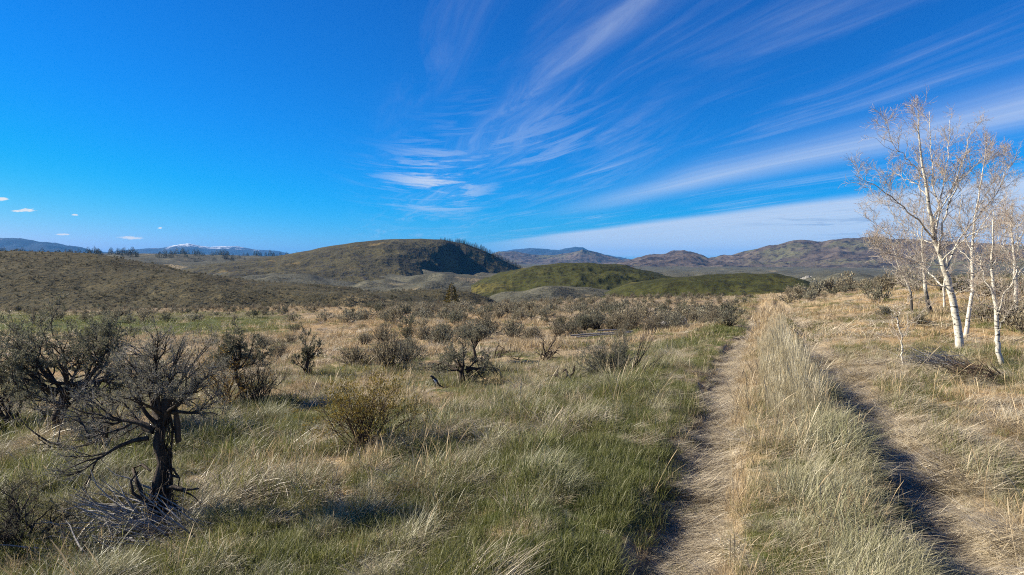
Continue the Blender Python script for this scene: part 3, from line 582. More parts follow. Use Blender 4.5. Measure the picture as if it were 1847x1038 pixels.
lx = np.array([(q[0] - CX) / F * q[2] for q in LONE]); ly = np.array([q[2] for q in LONE], float); ls = np.array([q[3] for q in LONE])
X = np.concatenate([X, lx]); Y = np.concatenate([Y, ly]); Z = np.concatenate([Z, G(lx, ly)]); sz = np.concatenate([sz, ls]); hillp = np.concatenate([hillp, np.zeros(len(lx), bool)])
inview = (np.abs(X / Y) < .80); size_px = np.where(inview, sz / Y, 0); order = np.argsort(-size_px); SEP = 262
first, rest = order[:SEP], order[SEP:]
def where_words(x, y):
    p = float(pxof(x, y))
    row = 'front edge' if y < 34 else ('middle' if y < 46 else 'far edge')
    if p > 1750: return 'at the right edge behind the aspens'
    if p > 1590: return 'behind the thickest aspen'
    if p > 1405: return 'where the track vanishes over the rise'
    if p > 1250: return row + ' of the thick belt beside the track'
    if p > 1120: return row + ' of the belt below the low green hill'
    if p > 1000: return row + ' of the belt below the tall green hill'
    if p > 900: return row + ' of the belt right of the lone conifer'
    if p > 780: return row + ' of the belt below the lone conifer'
    if p > 560: return ('in gold grass left of the lone conifer' if y > 30 else 'in pale grass behind the magpie')
    if p > 330: return 'in the meadow behind the narrow upright sagebrush'
    return 'on the green strip below the dark slope'
tone = {'sage': 'grey', 'sagewarm': 'brownish grey', 'sagegreen': 'grey green'}
for c_, i in enumerate(first):
    x, y, z = float(X[i]), float(Y[i]), float(Z[i]); k = rng.randint(6); wds = where_words(x, y); size = 'small' if sz[i] < .85 else ('large' if sz[i] > 1.25 else 'rounded')
    lb = '%s %s sagebrush %s' % (size, tone[MK[k]], wds); s3 = float(sz[i]); sc3 = (s3 * rng.uniform(.95, 1.4), s3 * rng.uniform(.95, 1.4), s3 * rng.uniform(.8, 1.05))
    gp = 'sagebrush bushes ' + wds
    if y < 30:
        o = empty('sagebrush', (x, y, z), lb, 'sagebrush', gp, rng.uniform(0, 6.28)); o.scale = sc3
        link('foliage', SM[k][1], o); link('stems', SM[k][0], o)
    else:
        o = tag(link('sagebrush', FS[k]), lb, 'sagebrush', gp); o.location = (x, y, z); o.rotation_euler[2] = rng.uniform(0, 6.28); o.scale = sc3
m_ = len(rest)
scatter('sagebrush_cover', FS, np.stack([X[rest], Y[rest], Z[rest]], 1), np.stack([np.zeros(m_), np.zeros(m_), rng.uniform(0, 6.28, m_)], 1), sz[rest], np.where(hillp[rest] & (rng.uniform(0, 1, m_) < .75), np.where(rng.uniform(0, 1, m_) < .5, 5, 2), rng.randint(0, 6, m_)), rng.uniform(0, 1, m_))
tag(bpy.data.objects['sagebrush_cover'], 'thick cover of small sagebrush over the dark slope and the far field', 'sagebrush')
for nm, lb in (('green_grass', 'short fresh green grass blades growing among the dry grass'), ('dry_grass', 'upright tan dry grass with seed heads'), ('matted_grass', 'flattened pale straw lying in the wheel ruts and patches'),
               ('plume_grass', 'tall feathery straw coloured grass standing on the hump between the ruts'), ('tussock_grass', 'long drooping bleached grass in tufts near the wheel ruts'), ('tall_grass', 'single tall bleached stems standing above the grass')):
    tag(bpy.data.objects[nm], lb, 'grass')

# ------------------------------------------------------------------ branching plants
def wander(rng, p, d, L, n, wig, up=0.0):
    pts = [np.array(p, float)]; d = np.array(d, float); d /= np.linalg.norm(d)
    for i in range(n):
        d = d + rng.normal(0, wig, 3) + np.array((0, 0, up)); d /= np.linalg.norm(d); pts.append(pts[-1] + d * L / n)
    return np.array(pts)
def grow(rng, p, d, L, r, lvl, out, tips, kids=(5, 5, 4), ratio=.55, ang=(.4, 1.0), wig=.22, up=.06, ns=(3, 4, 5, 6), rr=.55, seg=4, t0=.3):
    pts = wander(rng, p, d, L, seg, wig, up); out[lvl].tube(pts, np.linspace(r, r * (.35 if lvl else .25), seg + 1), ns[min(lvl, 3)])
    if lvl == 0: tips.append(pts); return
    for k in range(kids[lvl - 1]):
        t_ = rng.uniform(t0, 1) if k else 1.0; i = min(int(t_ * seg), seg - 1); q = pts[i] + (pts[i + 1] - pts[i]) * (t_ * seg - i); dd = pts[i + 1] - pts[i]; dd /= np.linalg.norm(dd)
        a = rng.uniform(*ang) * (.4 if k == 0 else 1); ax = rng.normal(size=3); ax -= ax @ dd * dd; ax /= np.linalg.norm(ax)
        grow(rng, q, dd * math.cos(a) + ax * math.sin(a), L * ratio * rng.uniform(.7, 1.25), r * rr * (1 - .4 * t_), lvl - 1, out, tips, kids, ratio, ang, wig, up, ns, rr, seg, t0)
def tipleaves(mb, rng, tips, per, L, Wd, up=.4, jit=.5, t0=1, off=.006):
    P_, D_ = [], []
    for pts in tips:
        k = len(pts) - 1; i = rng.uniform(t0, k, per); fl = np.minimum(i.astype(int), k - 1); fr = (i - fl)[:, None]
        P_.append(pts[fl] * (1 - fr) + pts[fl + 1] * fr + rng.normal(0, off, (per, 3))); d = pts[-1] - pts[0]; d /= np.linalg.norm(d) + 1e-9
        D_.append(d + rng.normal(0, jit, (per, 3)) + np.array((0, 0, up)))
    P_ = np.concatenate(P_); mb.leaves(P_, np.concatenate(D_), L * rng.uniform(.6, 1.4, len(P_)), Wd, rng)
def shrub(name, px, py, Y, label, cat, seed, limbs, lvl=3, trunk=None, kids=(5, 5, 4), Lr=(.5, .6), r=.02, ratio=.55, ang=(.4, 1.), wig=.22, up=.06, leaf=None, leafn=0, leafsz=(.02, .006), barkm='wood', twigm='woodgrey', group=None, sink=.03, lt0=1):
    """limbs: list of (direction, start height or point); trunk: polyline (pixels)"""
    rng = np.random.RandomState(seed); X_ = (px - CX) / F * Y; z0 = float(G(X_, Y)); org = np.array((X_, Y, z0 - sink))
    o = empty(name, tuple(org), label, cat, group); outs = [MB() for _ in range(5)]; tips = []; tr = MB()
    if trunk:
        T_ = np.array([pt(a, b, Y + c) for a, b, c, d in trunk]) - org; tr.tube(T_, [q[3] for q in trunk], 9)
    for lm in limbs:
        (dx_, dy_, dz_), st, L = lm[0], lm[1], lm[2]; p0 = (pt(st[0], st[1], Y + (st[2] if len(st) > 2 else 0)) - org) if st is not None else np.array((rng.normal(0, .03), rng.normal(0, .03), 0))
        grow(rng, p0, (dx_, dy_, dz_), L, r if len(lm) < 4 else lm[3], lvl, outs, tips, kids, ratio, ang, wig, up)
    big = MB(); sm = MB()
    for k, q in enumerate(outs):
        for V_, Q_ in zip(q.V, q.Q): pass
        tgt = sm if k == 0 else big
        if q.V:
            Vc = np.concatenate(q.V); Qc = np.concatenate(q.Q); Vc[:, 2] = np.maximum(Vc[:, 2], sink + .0); tgt.add(Vc, Qc)
    if tr.V: tr.build('trunk', M[barkm], o)
    if big.V: big.build('branches', M[barkm], o)
    if sm.V: sm.build('twigs', M[twigm], o)
    if leaf:
        lf = MB(); tipleaves(lf, rng, tips, leafn, leafsz[0], leafsz[1], t0=lt0); lf.build('foliage', M[leaf], o)
    return o, tr, org
def fan(rng, n, el0, el1, az0=-pi, az1=pi):
    return [(math.cos(a) * math.cos(e), math.sin(a) * math.cos(e), math.sin(e)) for a, e in zip(rng.uniform(az0, az1, n), rng.uniform(el0, el1, n))]
R_ = np.random.RandomState(4)
# the big bare-trunked sagebrush, left foreground
Yb = 4.65
lim = [((-1, .1, .35), (278, 775), 0.43, .022), ((-1, -.3, .12), (268, 790), 0.42, .020), ((-.6, .3, .8), (290, 750), 0.37, .02), ((-.1, .1, 1), (296, 745), 0.44, .024), ((.35, -.1, 1), (300, 742), 0.32, .02), ((.9, .1, .75), (304, 742), 0.33, .02),
       ((1, -.2, .35), (306, 745), 0.29, .017), ((-.2, -.8, .6), (292, 748), 0.29, .016), ((.1, .9, .7), (294, 745), 0.29, .016), ((-.85, .5, .5), (288, 760), 0.36, .017), ((.6, .6, .7), (302, 744), 0.30, .016), ((-.9, -.2, .6), (282, 765), 0.36, .018),
       ((-1, .4, .2), (276, 780), 0.40, .016), ((-.4, -.3, .95), (292, 748), 0.42, .018), ((.7, -.4, .6), (303, 744), 0.30, .016), ((.15, .3, 1), (298, 742), 0.42, .016)]
o, tr, org = shrub('big_sagebrush', 290, 925, Yb, 'big sagebrush with thick black twisted bare trunk and grey fan of twigs', 'sagebrush', 12, lim, 3,
    trunk=[(286, 938, 0, .075), (280, 905, .02, .058), (286, 870, 0, .044), (294, 835, .03, .038), (285, 800, 0, .038), (292, 768, .02, .036), (299, 742, 0, .03), (302, 715, 0, .02)], kids=(8, 7, 5), ratio=.56, wig=.20, ang=(.3, .85), up=.05, leaf='sage', leafn=3, leafsz=(.018, .004), barkm='wood', twigm='woodgrey')
ex = MB()
def px_tube(mb, pts, rad, Y, org, ns=6): mb.tube(np.array([pt(q[0], q[1], Y + (q[2] if len(q) > 2 else 0)) for q in pts]) - org, rad, ns)
px_tube(ex, [(278, 930, -.05), (262, 905, -.08), (248, 872, -.05), (240, 845, 0), (256, 838, .03), (272, 850, 0)], [.026, .02, .016, .013, .012, .007], Yb, org)
px_tube(ex, [(262, 905, -.08), (240, 890, -.1), (236, 868, -.1), (250, 850, -.05)], [.013, .011, .009, .006], Yb, org)
px_tube(ex, [(292, 880, 0), (312, 878, -.05), (334, 884, -.1), (358, 882, -.12)], [.022, .016, .012, .006], Yb, org)
px_tube(ex, [(300, 868, 0), (312, 858, -.02), (322, 862, 0)], [.014, .011, .006], Yb, org)
px_tube(ex, [(304, 742, 0), (312, 775, .05), (308, 820, .05), (310, 850, .04)], [.012, .01, .007, .003], Yb, org)
px_tube(ex, [(316, 735, .02), (320, 770, .04), (322, 796, .04), (318, 800, .04)], [.016, .024, .022, .006], Yb, org)
px_tube(ex, [(286, 935, .05), (300, 900, .08), (306, 870, .08), (300, 820, .05)], [.045, .035, .028, .015], Yb, org)
rg_ = np.random.RandomState(3)
for k in range(150):                                        # ragged bark hanging along the trunk
    zz = rg_.uniform(.08, .85); a = rg_.uniform(0, 6.28); rr_ = .028 + .04 * max(0, .5 - zz); l = rg_.uniform(.06, .2); c_ = np.array((math.cos(a) * rr_, math.sin(a) * rr_, zz)); e_ = c_ + np.array((math.cos(a) * rg_.uniform(0, .03), math.sin(a) * rg_.uniform(0, .03), -l)); ex.tube(np.array([c_, (c_ + e_) / 2 + rg_.normal(0, .008, 3), e_]), [.004, .0035, .0015], 3)
for k in range(26):                                         # shaggy bark strips and dead roots round the foot
    a = rg_.uniform(0, 6.28); p0 = np.array((math.cos(a) * .05, math.sin(a) * .05, rg_.uniform(.1, .42))); q_ = wander(rg_, p0, (math.cos(a), math.sin(a), -1.2), rg_.uniform(.1, .34), 4, .35, -.1); q_[:, 2] = np.maximum(q_[:, 2], .02); ex.tube(q_, np.linspace(.009, .003, 5), 4)
ex.build('dead_limbs', M['wood'], o)
# brush of dead twigs at its foot
def brushpile(name, px, py, Y, label, seed, n, L, w, h, m='woodgrey', az=(0, pi), cat='brush'):
    rng = np.random.RandomState(seed); X_ = (px - CX) / F * Y; z0 = float(G(X_, Y)); mb = MB()
    for k in range(n):
        a = rng.uniform(*az); x = rng.normal(0, w * .5); y = rng.normal(0, w * .3); z = abs(rng.normal(0, h * .45)) * max(0, 1 - abs(x) / w) + .01; e = rng.uniform(-.15, .5)
        l = L * rng.uniform(.5, 1.3); q_ = wander(rng, (x, y, z), (math.cos(a), math.sin(a) * .6, e), l, 4, .16, -.03); q_[:, 2] = np.maximum(q_[:, 2], .0); mb.tube(q_, np.linspace(.0045, .0015, 5) * rng.uniform(.6, 2.2), 3)
    ob = mb.build(name, M[m]); ob.location = (X_, Y, z0 + .01); return tag(ob, label, cat)
brushpile('twig_heap', 245, 955, 4.35, 'heap of dead grey twigs at the foot of the big bare trunked sagebrush', 6, 260, .42, .5, .22, az=(2.2, 4.2))
shrub('dead_sagebrush', 20, 965, 4.1, 'dark low half dead sagebrush filling the bottom left corner', 'sagebrush', 71, [(d, None, R_.uniform(.2, .36), .014) for d in fan(R_, 22, .15, 1.1)], 3, kids=(6, 5, 3), wig=.3, leaf='sagegreen', leafn=2, leafsz=(.016, .005), twigm='wood')
brushpile('twig_heap', 1775, 675, 9.6, 'dark heap of fallen sticks on grass between two white aspens', 8, 170, .5, .5, .26, 'woodbrown', az=(1.6, 4.7))
brushpile('twig_heap', 1715, 655, 10.6, 'grey heap of fine twigs below the thickest white aspen', 9, 200, .6, .4, .22, 'woodgrey', az=(2.4, 3.9))
# leafy sagebrush behind it at the left edge
lim = [(d, (115 + 8 * i % 30, 735 - i * 3), R_.uniform(.5, .74), .026) for i, d in enumerate(fan(R_, 15, .12, 1.2))]
lim += [((-1, 0, .05), (100, 715), .75, .03), ((-.8, -.2, .4), (105, 710), .7, .03), ((1, .1, .35), (130, 710), .65, .03), ((1, -.2, .15), (130, 715), .6, .03)]
shrub('big_sagebrush', 105, 800, 7.6, 'broad leafy grey green sagebrush at the left edge with dark open base', 'sagebrush', 21, lim, 3, trunk=[(88, 808, 0, .09), (96, 770, 0, .075), (112, 735, 0, .06), (120, 700, 0, .05)], kids=(6, 5, 5), Lr=0, ratio=.5, wig=.2, up=.05, leaf='sagegreen', leafn=12, leafsz=(.026, .009), twigm='woodgrey')
shrub('big_sagebrush', 15, 790, 8.2, 'dark ragged sagebrush cut by the left edge of the photo', 'sagebrush', 22, [(d, None, R_.uniform(.5, .8), .03) for d in fan(R_, 10, .3, 1.3)], 3, kids=(5, 5, 4), leaf='sagegreen', leafn=6, leafsz=(.03, .01), twigm='wood')
shrub('dead_sagebrush', 165, 800, 6.6, 'low dead sagebrush with crooked black fork between the two large sagebrushes', 'sagebrush', 23, [(d, None, R_.uniform(.45, .7), .022) for d in fan(R_, 9, .2, 1.0)], 3, kids=(5, 4, 3), leaf=None, twigm='woodgrey')
# small standing sagebrush with the golden bush at its foot
lim = [(d, (430, 665), R_.uniform(.24, .4), .02) for d in fan(R_, 12, .15, 1.4)]
shrub('sagebrush', 432, 728, 9.6, 'upright grey green sagebrush on thin black stem above the golden bush', 'sagebrush', 24, lim, 3, trunk=[(440, 735, 0, .045), (434, 700, 0, .035), (426, 680, 0, .03), (424, 655, 0, .025)], kids=(5, 5, 4), leaf='sagegreen', leafn=9, leafsz=(.026, .009))
shrub('rabbitbrush', 405, 728, 9.3, 'golden leaved bush under the upright sagebrush right of the big trunk', 'bush', 25, [(d, None, R_.uniform(.4, .62), .012) for d in fan(R_, 20, .7, 1.5)], 2, kids=(5, 4, 3), ang=(.2, .5), leaf='rabbit', leafn=5, leafsz=(.026, .011), twigm='woodbrown', barkm='woodbrown')
shrub('rabbitbrush', 455, 732, 9.2, 'dark brown twiggy bush with few leaves beside the golden bush', 'bush', 26, [(d, None, R_.uniform(.35, .5), .012) for d in fan(R_, 22, .6, 1.5)], 2, kids=(5, 4, 3), ang=(.2, .5), leaf='sagegreen', leafn=3, leafsz=(.022, .008), twigm='wood', barkm='wood')
# narrow upright one in the meadow
shrub('sagebrush', 553, 686, 13.6, 'narrow upright dark sagebrush standing alone in the meadow', 'sagebrush', 27, [(d, (553, 686 - 5 * i), R_.uniform(.22, .4), .02) for i, d in enumerate(fan(R_, 9, .7, 1.45))], 2, trunk=[(555, 690, 0, .06), (552, 665, 0, .05), (556, 640, 0, .03)], kids=(7, 5, 3), ang=(.2, .7), leaf='sagegreen', leafn=12, leafsz=(.04, .013))
# contorted half-dead sagebrush beside the bird
lim = [((-1, 0, .25), (826, 668), .5, .03), ((-.8, .3, .7), (828, 662), .42, .022), ((.4, 0, .9), (836, 662), .42, .028), ((1, -.1, .25), (842, 668), .42, .028), ((1, .2, -.15), (842, 672), .38, .024), ((0, -.3, 1), (832, 662), .38, .022), ((-.4, -.4, .5), (830, 670), .35, .02), ((.8, .4, .6), (840, 662), .4, .022), ((-.3, .5, .9), (832, 665), .4, .022), ((.9, -.5, .5), (838, 668), .36, .02)]
shrub('twisted_sagebrush', 832, 694, 11.4, 'contorted black sagebrush with curling arms right of the magpie', 'sagebrush', 28, lim, 3, trunk=[(828, 698, 0, .08), (834, 684, 0, .06), (832, 670, 0, .045), (836, 658, 0, .03)], kids=(7, 5, 4), wig=.36, leaf='sagegreen', leafn=9, leafsz=(.026, .009), up=.02)
lim = [(d, (856, 628), R_.uniform(.26, .4), .02) for d in fan(R_, 11, .35, 1.5)]
shrub('sagebrush', 858, 655, 15.5, 'tree shaped sagebrush with bare stem and round crown behind the twisted one', 'sagebrush', 29, lim, 3, trunk=[(862, 662, 0, .06), (858, 648, 0, .045), (856, 635, 0, .035), (854, 626, 0, .03)], kids=(5, 5, 4), leaf='sage', leafn=6, leafsz=(.036, .014))
# dead stumps
for i, (px, py, Y, lb, L, n) in enumerate(((893, 640, 16.5, 'low black snarl of dead branches behind the twisted sagebrush', .42, 7), (985, 645, 15.5, 'fallen dark dead sagebrush mound in pale grass', .42, 10), (1022, 694, 10.4, 'small black arched dead branch at the edge of the green grass', .26, 5), (945, 655, 15, 'small grey dead sagebrush stub among pale grass', .3, 6))):
    shrub('dead_stump', px, py, Y, lb, 'dead bush', 60 + i, [(d, None, L * R_.uniform(.8, 1.4), .028) for d in fan(R_, n, .25, 1.2)], 2, kids=(4, 3, 2), wig=.42, up=-.06, twigm='wood', ratio=.5)
# feathery clump and thin leafless shrub left of the track
shrub('sagebrush', 1104, 696, 10.3, 'feathery silver green sagebrush sweeping left beside the thin bare shrub', 'sagebrush', 31, [((-1 + .055 * i, R_.uniform(-.5, .5), .30 + .045 * i), None, R_.uniform(.25, .52), .007) for i in range(40)], 2, kids=(6, 5, 3), ang=(.15, .5), wig=.16, leaf='sagegreen', leafn=8, leafsz=(.028, .006))
shrub('bare_shrub', 1140, 690, 10.2, 'thin leafless grey shrub leaning right before the fallen rails', 'shrub', 32, [((.35 + .12 * i, .1, 1), None, .62, .012) for i in range(5)] + [((1, 0, .3), None, .5, .012), ((.8, -.3, .2), None, .45, .012)], 3, kids=(3, 3, 2), ang=(.15, .45), wig=.09, twigm='woodgrey')
# budding bush in the middle foreground
shrub('budding_bush', 655, 818, 6.3, 'wide twiggy bush dotted with yellow green buds in the near grass', 'bush', 33, [((math.cos(a) * s_, math.sin(a) * s_, 1), None, R_.uniform(.4, .6), .006) for a, s_ in zip(R_.uniform(0, 6.28, 44), R_.uniform(.1, 1.25, 44))], 2, kids=(5, 5, 3), ang=(.3, .9), ratio=.5, wig=.2, leaf='bud', leafn=5, leafsz=(.020, .011), barkm='woodbrown', twigm='woodbrown', lt0=2)

# ------------------------------------------------------------------ aspens
def aspen(px, py, Y, label, seed, trunk, limbs, dark=False, twn=1.0, buds=True, name='aspen', group='bare aspens'):
    """trunk: (px, py, radius); limbs: pixel polylines with a reach in depth and a foot radius"""
    rng = np.random.RandomState(seed); X_ = (px - CX) / F * Y; z0 = float(G(X_, Y)); org = np.array((X_, Y, z0 - .05)); o = empty(name, tuple(org), label, 'aspen', group)
    def refine(P_, n, jit):
        P_ = np.asarray(P_); k = len(P_); t_ = np.linspace(0, k - 1, n); Q_ = np.stack([np.interp(t_, range(k), P_[:, j]) for j in range(P_.shape[1])], 1)
        Q_[1:-1, :3] = .25 * Q_[:-2, :3] + .5 * Q_[1:-1, :3] + .25 * Q_[2:, :3]; Q_[1:-1, :3] += rng.normal(0, jit, (n - 2, 3)); return Q_
    T_ = np.array([(*(pt(a, b, Y + dy_) - org), r_) for a, b, r_, dy_ in trunk]); T_[0, 2] = min(T_[0, 2], 0); T_ = refine(T_, 26, .006)
    tr = MB(); tr.tube(T_[:, :3], T_[:, 3] * .72, 12); lb_ = MB(); tw = MB(); bd = MB(); ends = []; main = [T_]
    for pl, dep, r0 in limbs:
        k = len(pl); P_ = np.array([(*(pt(a, b, Y + dep * (i / (k - 1)) ** .8) - org), r0 * (1 - .8 * i / (k - 1))) for i, (a, b) in enumerate(pl)]); P_ = refine(P_, 16, .014); lb_.tube(P_[:, :3], P_[:, 3] * .52, 7); main.append(P_)
    def spray(p, d, L, r, lvl):
        n = 5 if lvl else 3; q = wander(rng, p, d, L, n, .17, .05); tw.tube(q, np.linspace(r, max(.0018, r * .35), n + 1), 3 if lvl < 2 else 4)
        if lvl == 0: ends.append(q); return
        for j in range(1, n + 1):
            for c_ in range(2 if lvl == 1 else 1):
                if rng.uniform() < .2: continue
                dd = q[j] - q[j - 1]; dd /= np.linalg.norm(dd); ax = rng.normal(size=3); ax -= ax @ dd * dd; ax /= np.linalg.norm(ax); a = rng.uniform(.5, 1.15)
                spray(q[j], dd * math.cos(a) + ax * math.sin(a) + np.array((0, 0, .15)), (L * rng.uniform(.35, .65) if lvl > 1 else rng.uniform(.05, .16)), r * .6, lvl - 1)
    for mi_, P_ in enumerate(main):
        Ls = np.linalg.norm(np.diff(P_[:, :3], axis=0), axis=1).sum(); n = int(Ls * 7.2 * twn)
        for k in range(n):
            t_ = rng.uniform(.42 if mi_ == 0 else .22, 1) * (len(P_) - 1); i = min(int(t_), len(P_) - 2); p = P_[i, :3] + (P_[i + 1, :3] - P_[i, :3]) * (t_ - i); dd = P_[i + 1, :3] - P_[i, :3]; dd /= np.linalg.norm(dd) + 1e-9
            ax = rng.normal(size=3); ax -= ax @ dd * dd; ax /= np.linalg.norm(ax); a = rng.uniform(.55, 1.15); rem = 1 - t_ / (len(P_) - 1)
            spray(p, dd * math.cos(a) + ax * math.sin(a) + np.array((0, 0, .42)), rng.uniform(.26, .5) * (.6 + .9 * rem), .0036 + .003 * rem, 2)
    tr.build('trunk', M['aspendark' if dark else 'aspen'], o)
    if lb_.V: lb_.build('limbs', M['aspen'], o)
    if tw.V: tw.build('twigs', M['twig'], o)
    if buds and ends:
        ends = [e for e in ends if rng.uniform() < .10 + .13 * e[-1][2]]; P_ = np.array([e[-1] for e in ends]); D_ = np.array([e[-1] - e[0] for e in ends]); bd.leaves(P_, D_ + rng.normal(0, .02, D_.shape), .020, .007, rng); bd.build('buds', M['redbud'], o)
    return o
aspen(1728, 633, 12.0, 'thickest white aspen with many ascending limbs and reddish twig tips', 501,
    [(1731, 640, .105, 0), (1728, 600, .092, 0), (1722, 560, .085, .02), (1713, 514, .078, .05), (1698, 467, .066, .05), (1684, 425, .055, 0), (1679, 389, .046, -.1), (1666, 311, .032, -.2), (1657, 254, .02, -.2), (1656, 191, .006, -.2)],
    [([(1686, 432), (1655, 400), (1625, 368), (1583, 339), (1542, 316)], -.9, .035), ([(1703, 519), (1680, 495), (1656, 472), (1614, 430), (1557, 389)], .8, .034), ([(1686, 430), (1695, 384), (1680, 316), (1677, 202)], .5, .036), ([(1692, 457), (1705, 390), (1724, 332), (1755, 306), (1786, 280)], -.6, .034),
     ([(1708, 490), (1729, 430), (1760, 394), (1791, 358), (1815, 310), (1838, 280)], .5, .034), ([(1687, 405), (1700, 340), (1708, 300), (1713, 217)], .9, .03), ([(1668, 320), (1640, 290), (1612, 262), (1598, 216)], -.4, .02), ([(1700, 480), (1640, 470), (1600, 455), (1560, 432)], -1.0, .022),
     ([(1712, 515), (1680, 515), (1640, 500), (1590, 470)], -.6, .02), ([(1700, 470), (1740, 430), (1775, 410), (1815, 395)], -1.1, .026), ([(1680, 395), (1715, 350), (1742, 280), (1752, 235)], -.2, .024), ([(1675, 360), (1650, 330), (1625, 320), (1600, 300)], .6, .018), ([(1716, 530), (1750, 520), (1790, 500)], -.7, .015), ([(1690, 440), (1655, 430), (1620, 400), (1590, 360)], .9, .022)], twn=1.15)
aspen(1742, 600, 14.6, 'slim white aspen leaning right close behind the thickest one', 502,
    [(1741, 606, .07, 0), (1748, 565, .06, 0), (1755, 524, .05, 0), (1752, 451, .04, .2), (1760, 384, .028, .3), (1772, 310, .016, .4), (1781, 250, .006, .4)],
    [([(1752, 455), (1730, 400), (1735, 330)], .8, .022), ([(1757, 430), (1790, 380), (1830, 340)], -.5, .024), ([(1760, 384), (1790, 330), (1812, 270)], .6, .02), ([(1753, 500), (1785, 460), (1820, 440)], .6, .02), ([(1752, 470), (1720, 440), (1700, 390)], .9, .018)])
aspen(1810, 662, 10.3, 'white aspen with crooked forked trunk nearest the right edge', 503,
    [(1811, 668, .058, 0), (1801, 640, .052, 0), (1799, 613, .048, 0), (1797, 560, .042, 0), (1789, 498, .03, .1), (1790, 430, .018, .1), (1792, 380, .006, .1)],
    [([(1797, 575), (1815, 530), (1832, 500), (1838, 440), (1835, 400)], -.3, .028), ([(1794, 535), (1775, 500), (1765, 465), (1740, 430)], .3, .02), ([(1830, 505), (1860, 470), (1890, 440)], -.4, .018), ([(1798, 600), (1820, 560), (1850, 545)], -.4, .015), ([(1790, 480), (1810, 440), (1822, 390)], .5, .016), ([(1797, 560), (1770, 548), (1745, 520)], -.4, .013)])
aspen(1645, 562, 21, 'thin aspen with dark foot left of the charred trunk', 504, [(1646, 564, .06, 0), (1643, 530, .05, 0), (1636, 510, .04, 0), (1620, 480, .03, 0), (1610, 440, .012, 0)],
    [([(1634, 508), (1650, 470), (1655, 430)], .5, .02), ([(1625, 490), (1600, 470), (1580, 450)], .4, .02)], True)
aspen(1678, 570, 20, 'aspen with charred black lower trunk leaning behind the thickest one', 505, [(1682, 572, .10, 0), (1673, 545, .085, 0), (1669, 520, .075, 0), (1666, 480, .05, 0), (1662, 430, .03, 0), (1668, 370, .008, 0)],
    [([(1668, 500), (1690, 450), (1700, 400)], .8, .03), ([(1666, 480), (1640, 440), (1625, 400)], -.5, .03), ([(1664, 450), (1650, 400), (1648, 360)], .7, .02)], True)
aspen(1834, 552, 19, 'pale aspen half hidden in twigs at the right edge', 506, [(1834, 556, .08, 0), (1832, 510, .065, 0), (1829, 460, .05, 0), (1824, 410, .03, 0), (1826, 360, .008, 0)],
    [([(1830, 480), (1805, 440), (1790, 400)], .5, .03), ([(1828, 450), (1850, 410), (1865, 380)], -.5, .03), ([(1832, 500), (1855, 470), (1880, 450)], .8, .025), ([(1826, 430), (1810, 400), (1808, 370)], .8, .02)])
aspen(1700, 560, 24, 'distant thin grey aspen seen between the charred and the thickest trunk', 507, [(1704, 562, .06, 0), (1702, 520, .05, 0), (1708, 470, .03, 0), (1704, 420, .01, 0)], [([(1702, 510), (1722, 470), (1730, 440)], .5, .02), ([(1706, 480), (1690, 450), (1686, 420)], .5, .02)])
aspen(1870, 600, 14, 'aspen just outside the right edge reaching its twigs into view', 508, [(1872, 606, .07, 0), (1868, 540, .055, 0), (1862, 470, .035, 0), (1855, 400, .012, 0)], [([(1866, 520), (1835, 480), (1810, 460)], .4, .025), ([(1864, 490), (1840, 440), (1830, 400)], -.4, .025), ([(1860, 460), (1880, 400), (1885, 360)], .4, .025)])
aspen(1627, 655, 10.7, 'knee high aspen sapling with forked top standing alone left of the others', 509, [(1629, 660, .020, 0), (1627, 635, .018, 0), (1626, 610, .016, 0), (1620, 585, .014, 0), (1617, 570, .012, 0)],
    [([(1618, 572), (1630, 556), (1637, 542)], .1, .011), ([(1618, 572), (1600, 564), (1586, 557)], -.1, .010), ([(1624, 592), (1645, 582), (1665, 578), (1697, 583)], -.3, .010), ([(1617, 570), (1605, 558), (1598, 545)], .2, .007), ([(1627, 606), (1640, 604)], .1, .006)], twn=.35, buds=False)

# ------------------------------------------------------------------ conifers
def conifer(seed, H=1.0, m='needle', n=26, per=34, wd=.30, gap=0.0):
    rng = np.random.RandomState(seed); tr = MB(); cr = MB(); tr.tube([(0, 0, -.05), (0.01, 0, H * .5), (0, 0, H)], [.03 * H, .02 * H, .004 * H], 6); P_, D_ = [], []
    for k in range(n):
        t_ = (k + .5) / n; z = H * (.04 + .94 * t_); r = wd * H * (1 - t_) ** .85 * rng.uniform(.7, 1.15) + .012 * H
        for j in range(max(3, int(per * (1 - t_) ** .7))):
            a = rng.uniform(0, 6.28); l = r * rng.uniform(.35, 1.08); P_.append((math.cos(a) * l, math.sin(a) * l, z - l * .35 + rng.normal(0, .008 * H))); D_.append((math.cos(a), math.sin(a), rng.uniform(-.5, .25)))
    cr.leaves(np.array(P_), np.array(D_), .085 * H * rng.uniform(.6, 1.3, len(P_)), .034 * H, rng); return tr.me('trunk', M['wood']), cr.me('crown', M[m], False)
x, y, z = pt(815, 553, 72); z = float(ground_z(x, y)); o = empty('conifer', (x, y, z - .05), 'lone golden green conifer standing at the foot of the dark slope', 'conifer')
a_, b_ = conifer(700, 1.0, 'needlegold', 34, 60, .33); top = pt(815, 507, 72)[2] - z
o.scale = (top * .95, top * .95, top); link('trunk', a_, o); link('crown', b_, o)
CF = [merged(conifer(710 + k, 1.0, 'needle', 18, 34, (.26, .34, .38, .3)[k]), 'ridge_conifer') for k in range(4)]
